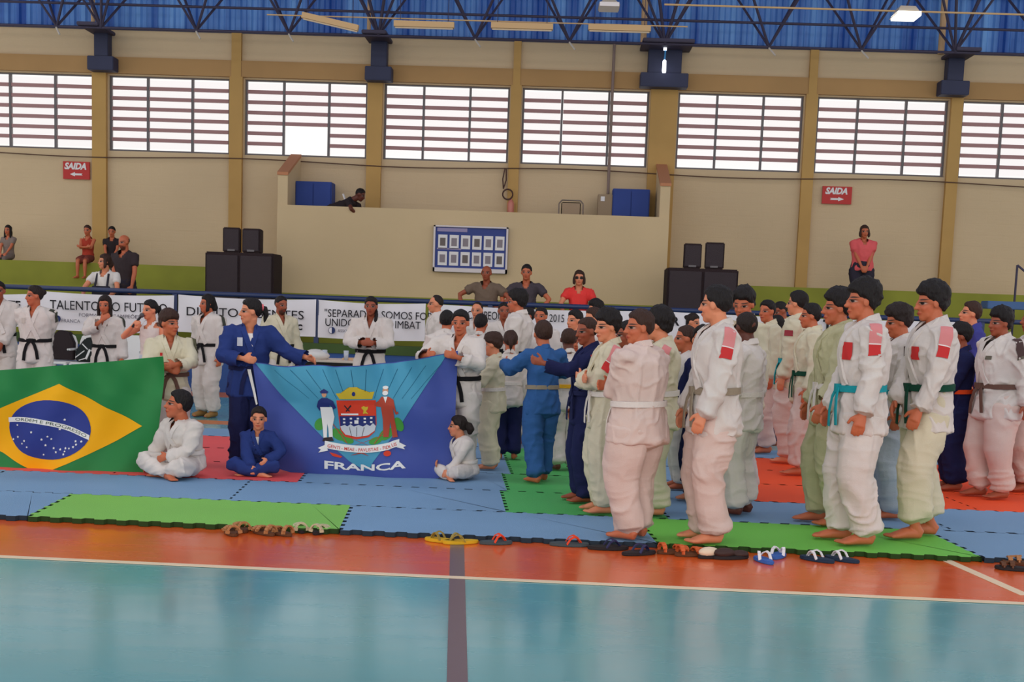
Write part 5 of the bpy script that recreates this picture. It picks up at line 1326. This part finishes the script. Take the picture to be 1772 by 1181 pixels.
P38 = pp(1031, 533, 800, 'brown-haired boy partly behind the thick black fringe', -60, **k_(skin='light', hair='short', hairc='brown', col='white', tcol='white', belt='white', arms=A0))
# --- flag holders
gt = dict(group='pupils holding the flags', cat='person')
P30 = pp(799, 537, 822, 'girl in white uniform with black belt holding the right end of the city flag', -12, skin='tan', hair='bun', hairc='black', col='white', tcol='white', belt='black', arms=(((.155, .17, .725), (1, -.2, -.6)), ((.03, .19, .725), (1, -.2, -.7))), build=1.25, nod=4, head=-8, curl=1.0, **gt)
L7 = pp(432, 517, 809, 'girl with black ponytail and pink hair tie in blue uniform holding the city flag', 18, skin='light', hair='hairband', hairc='black', col='royal', tcol='navy', belt='navy', arms=(((.045, .17, .655), (1, -.1, -.5)), ((.33, .13, .665), (.3, -.3, -1))), build=1.1, head=-62, curl=1.0, patches=[('chest', .045, .075, .725, .775, ('patch_crest', (196, 196, 206), .7)), ('chest', -.014, .014, .725, .80, ('undershirt_white', (222, 214, 210), .8), 'undershirt')], **gt)
L5 = pp(294, 537, 804, 'boy in cream uniform holding the right end of the national flag', 20, skin='tan', hair='fringe', hairc='brown', col='cream', tcol='white', belt='brown', arms=(((.02, .17, .63), (1, -.2, -.4)), ((.02, .20, .66), (1, .0, -.5))), build=1.15, head=60, curl=.9, patches=[('sleeve', -1, -.1, .55, .05, [(0, 1, ('patch_olive', (96, 92, 64), .7))]), ('chest', .05, .065, .72, .74, RP)], **gt)
# --- left line
t_ = dict(group=GT, cat='person'); bb_ = dict(col='white', tcol='white', belt='black')
STR = lambda s: ('sleeve', s, -.15, .35, .03, [(0, 1, ('patch_darkgreen', (60, 62, 52), .7))])
L1 = pp(-2, 487, 712, 'black belt in white uniform cut off by the left edge, hands together', 15, z0=0, skin='brown', hair='short', arms=('front', 'front'), build=1.15, **bb_, **t_)
L2 = pp(60, 495, 724, 'woman in white uniform with black belt looking left, hands behind her back', 4, z0=0, skin='tan', hair='bun', hairc='dark', arms=('back', 'back'), head=-48, build=1.15, patches=[STR(-1), ('chest', .045, .075, .72, .76, ('patch_soft', (190, 178, 168), .8))], **bb_, **t_)
L3 = pp(183, 512, 724, 'woman with long dark hair holding her hand to her mouth', 0, z0=0, skin='tan', hair='long', hairc='dark', arms=(((-.01, .13, .80), (1, .2, -.9)), 'down'), build=1.08, nod=6, patches=[STR(-1)], **bb_, **t_)
L4 = pp(262, 520, 745, 'woman in white tank top speaking into a microphone', -22, z0=0, skin='light', hair='pony', hairc='black', top='tank', col='white', tcol='blue_tint', arms=(((.07, .13, .80), (1, -.1, -.8)), 'down'), build=1.0, head=-35, curl=1.1, **t_)
L6 = pp(361, 510, 722, 'woman with short dark hair in white uniform and black belt, looking left', -25, z0=0, skin='tan', hair='bob', hairc='black', arms=('down', 'down'), head=-55, build=1.12, hem=.90, shoes=('shoe_beige', (150, 110, 60), .7), patches=[STR(-1)], **bb_, **t_)
L8 = pp(486, 512, 722, 'bearded man with shaved head in white uniform, looking right', 30, z0=0, skin='brown', hair='buzz', hairc='black', arms=('down', 'down'), head=48, beard=True, build=1.1, nod=6, **{**bb_, 'col': 'cream'}, **t_)
L9 = pp(643, 514, 744, 'smiling woman in white uniform with a side ponytail and hands joined', 0, z0=0, skin='brown', hair='sidepony', hairc='black', arms=('chest', 'chest'), build=1.08, **bb_, **t_)
# microphone
w_ = np.array(L4['root'].matrix_basis @ Vector(L4['chains'][0][2])); R4 = L4['root'].matrix_basis.to_3x3()
hd = Vector(L4['hc']); mth = L4['root'].matrix_basis @ (hd+Vector(L4['R']@np.array([0, .50, -.28]))*L4['hh'])
wr = L4['root'].matrix_basis @ Vector(L4['chains'][0][2]); el = L4['root'].matrix_basis @ Vector(L4['chains'][0][1]); hnd = wr+(wr-el).normalized()*.05
mic = empty('microphone', tuple(hnd)); tag(mic, 'black hand microphone held by the woman in the tank top', 'microphone')
d_ = (mth-hnd).normalized()
MB().bar(-d_*.05, d_*.10, .026, n=10).obj('handle', mat('mic_black', (30, 28, 32), .5), mic)
s_ = MB(); V, F = ICO2; s_.add([Vector(v)*.026+d_*.11 for v in V], F.tolist()); s_.obj('grille', mat('mic_grey', (80, 76, 80), .5), mic, smooth=True)
# --- seated children
def seated(px, ptop, base, label, face, fr=.562, **k):
    Y = on_floor(px, base, MT)[1]; p = inv(px, ptop, Y); return person(label, p[0], Y, MT, (p[2]-MT)/fr, face, legs='cross', **k)
gs = dict(group='children sitting cross-legged at the flags', cat='person')
S1 = seated(324, 677, 824, 'boy in white uniform sitting cross-legged between the flags, looking up left', -30, skin='tan', hair='short', hairc='black', col='white', tcol='white', belt='white', arms=(((.26, .10, .485), (.8, -.6, .1)), ((.04, .20, .565), (1, -.2, -.3))), build=1.25, head=-68, nod=-10, lean=(-.02, .07), **gs)
S2 = seated(446, 706, 820, 'small girl in blue uniform sitting cross-legged left of the city flag', 5, skin='light', hair='short', hairc='dark', col='royal', tcol='royal', belt='navy', arms=(((.02, .23, .50), (1, -.2, -.3)), ((.12, .20, .56), (1, -.2, -.3))), build=1.15, head=8, lean=(-.02, .07), patches=[('chest', -.017, .017, .70, .79, ('undershirt_grey', (190, 184, 180), .8), 'undershirt')], **gs)
S3 = seated(808, 722, 829, 'small girl in white uniform with a bushy ponytail sitting right of the city flag', -50, skin='light', hair='puff', hairc='dark', col='white', tcol='white', belt='white', arms=(((.13, .22, .57), (1, -.2, -.3)), ((.03, .24, .48), (1, -.2, -.3))), build=1.3, head=-88, lean=(0, .07), **gs)
# --- spectators
g_ = dict(group=GS, cat='person', vneck=True)
E1 = pat(15, 390, 22.75, Z_SEAT, 'long-haired woman in grey sitting on the ledge at the left edge', -10, seat=.075, legs='chair', skin='tan', hair='long', top='tee', col=('grey_top', (132, 116, 108)), tcol=('grey_trousers', (120, 106, 100)), arms=('lap', 'lap'), **g_)
E2 = pat(152, 390, 22.45, Z_SEAT, 'woman in a red strapped top sitting on the ledge with crossed arms', -5, seat=.075, legs='chair', skin='tan', hair='short', hairc='brown', top='tank', col=('red_top', (168, 60, 44)), hem=-1, tcol=('tan_shorts', (120, 60, 50)), arms=('folded', 'folded'), **g_)
E3 = pat(194, 392, 22.5, Z_SEAT, 'dark-haired person in a black shirt sitting on the ledge beside the red-topped woman', 8, seat=.075, legs='chair', skin='tan', hair='short', top='tee', col=('black_shirt', (50, 42, 44)), tcol=('dark_jeans', (52, 48, 60)), arms=('lap', 'lap'), nod=5, **g_)
E4 = pat(216, 407, 20.4, .70, 'bald bearded man in dark polo shirt leaning forward at the rail', -14, skin='tan', hair='bald', top='tee', col=('dark_polo', (62, 52, 54)), tcol=('dark_jeans', (52, 48, 60)), arms=('front', 'downf'), beard=True, build=1.15, nod=10, head=-30, **g_)
E5 = pat(182, 440, 19.65, .40, 'fair-skinned woman in white shirt and dark overalls resting her arms on the rail', -5, skin='light', hair='bob', hairc='brown', top='tee', col=('white_tee', (222, 214, 208)), tcol=('overall_dark', (52, 50, 60)), arms=('rail', 'rail'), head=-50, build=1.0, **g_)
bv = E5['bvh']; H5 = E5['H']
MB().box(-.09*H5, .09*H5, .085*H5, .10*H5, .56*H5, .70*H5).obj('bib', cloth('overall_dark', (52, 50, 60)), E5['root'], bevel=.01)
for sx in (-1, 1): MB().bar((sx*.06*H5, .095*H5, .69*H5), (sx*.055*H5, .045*H5, .815*H5), .025).obj('bib_strap', cloth('overall_dark', (52, 50, 60)), E5['root'])
E6 = pat(843, 460, 19.7, .40, 'bald man in grey-brown shirt with his elbows out at the rail', -12, skin='brown', hair='bald', top='tee', col=('khaki_shirt', (116, 98, 84)), tcol=('dark_jeans', (52, 48, 60)), arms=(((.20, .12, .62), (1, -.2, .2)), ((.16, .12, .62), (1, -.3, 0))), build=1.15, **g_)
E7 = pat(912, 458, 19.7, .40, 'teenage boy in a dark grey tee shirt leaning on the rail', -4, skin='tan', hair='short', top='tee', col=('charcoal_tee', (76, 68, 74)), tcol=('dark_jeans', (52, 48, 60)), arms=(((.17, .15, .60), (1, -.3, 0)), ((.15, .12, .60), (1, -.3, 0))), **g_)
E8 = pat(1003, 468, 19.7, .40, 'woman in a coral top with sunglasses and wavy brown hair at the rail', -2, skin='light', hair='bob', hairc='brown', top='tee', col=('coral_top', (232, 66, 62)), tcol=('dark_jeans', (52, 48, 60)), arms=('rail', 'rail'), glasses=True, **g_)
E9 = pat(1496, 390, 21.95, 1.55, 'woman in a pink top and jeans standing on the step at right', 0, skin='tan', hair='bob', hairc='brown', top='tee', col=('pink_top', (222, 96, 98)), tcol=('dark_jeans', (52, 48, 60)), arms=('front', 'front'), build=1.35, **g_)
p_ = inv(566, 350, W-.85)
E10 = person('person in dark clothes bending over on the balcony', p_[0], W-.85, zf, 1.48, 82, skin='dark', hair='buzz', hairc='black', top='tee', col=('black_shirt', (50, 42, 44)), tcol=('black_trousers', (40, 34, 38)), arms=(((.10, .42, .50), (1, .2, -.3)), ((.10, .44, .56), (1, .2, -.3))), lean=(0, .30), nod=25, **g_)
MB().bar((.02, .40, .86), (-.02, .28, 1.12), .03, .02).obj('white_strap', pw, E10['root'])
bpy.data.objects.remove(_tmp)
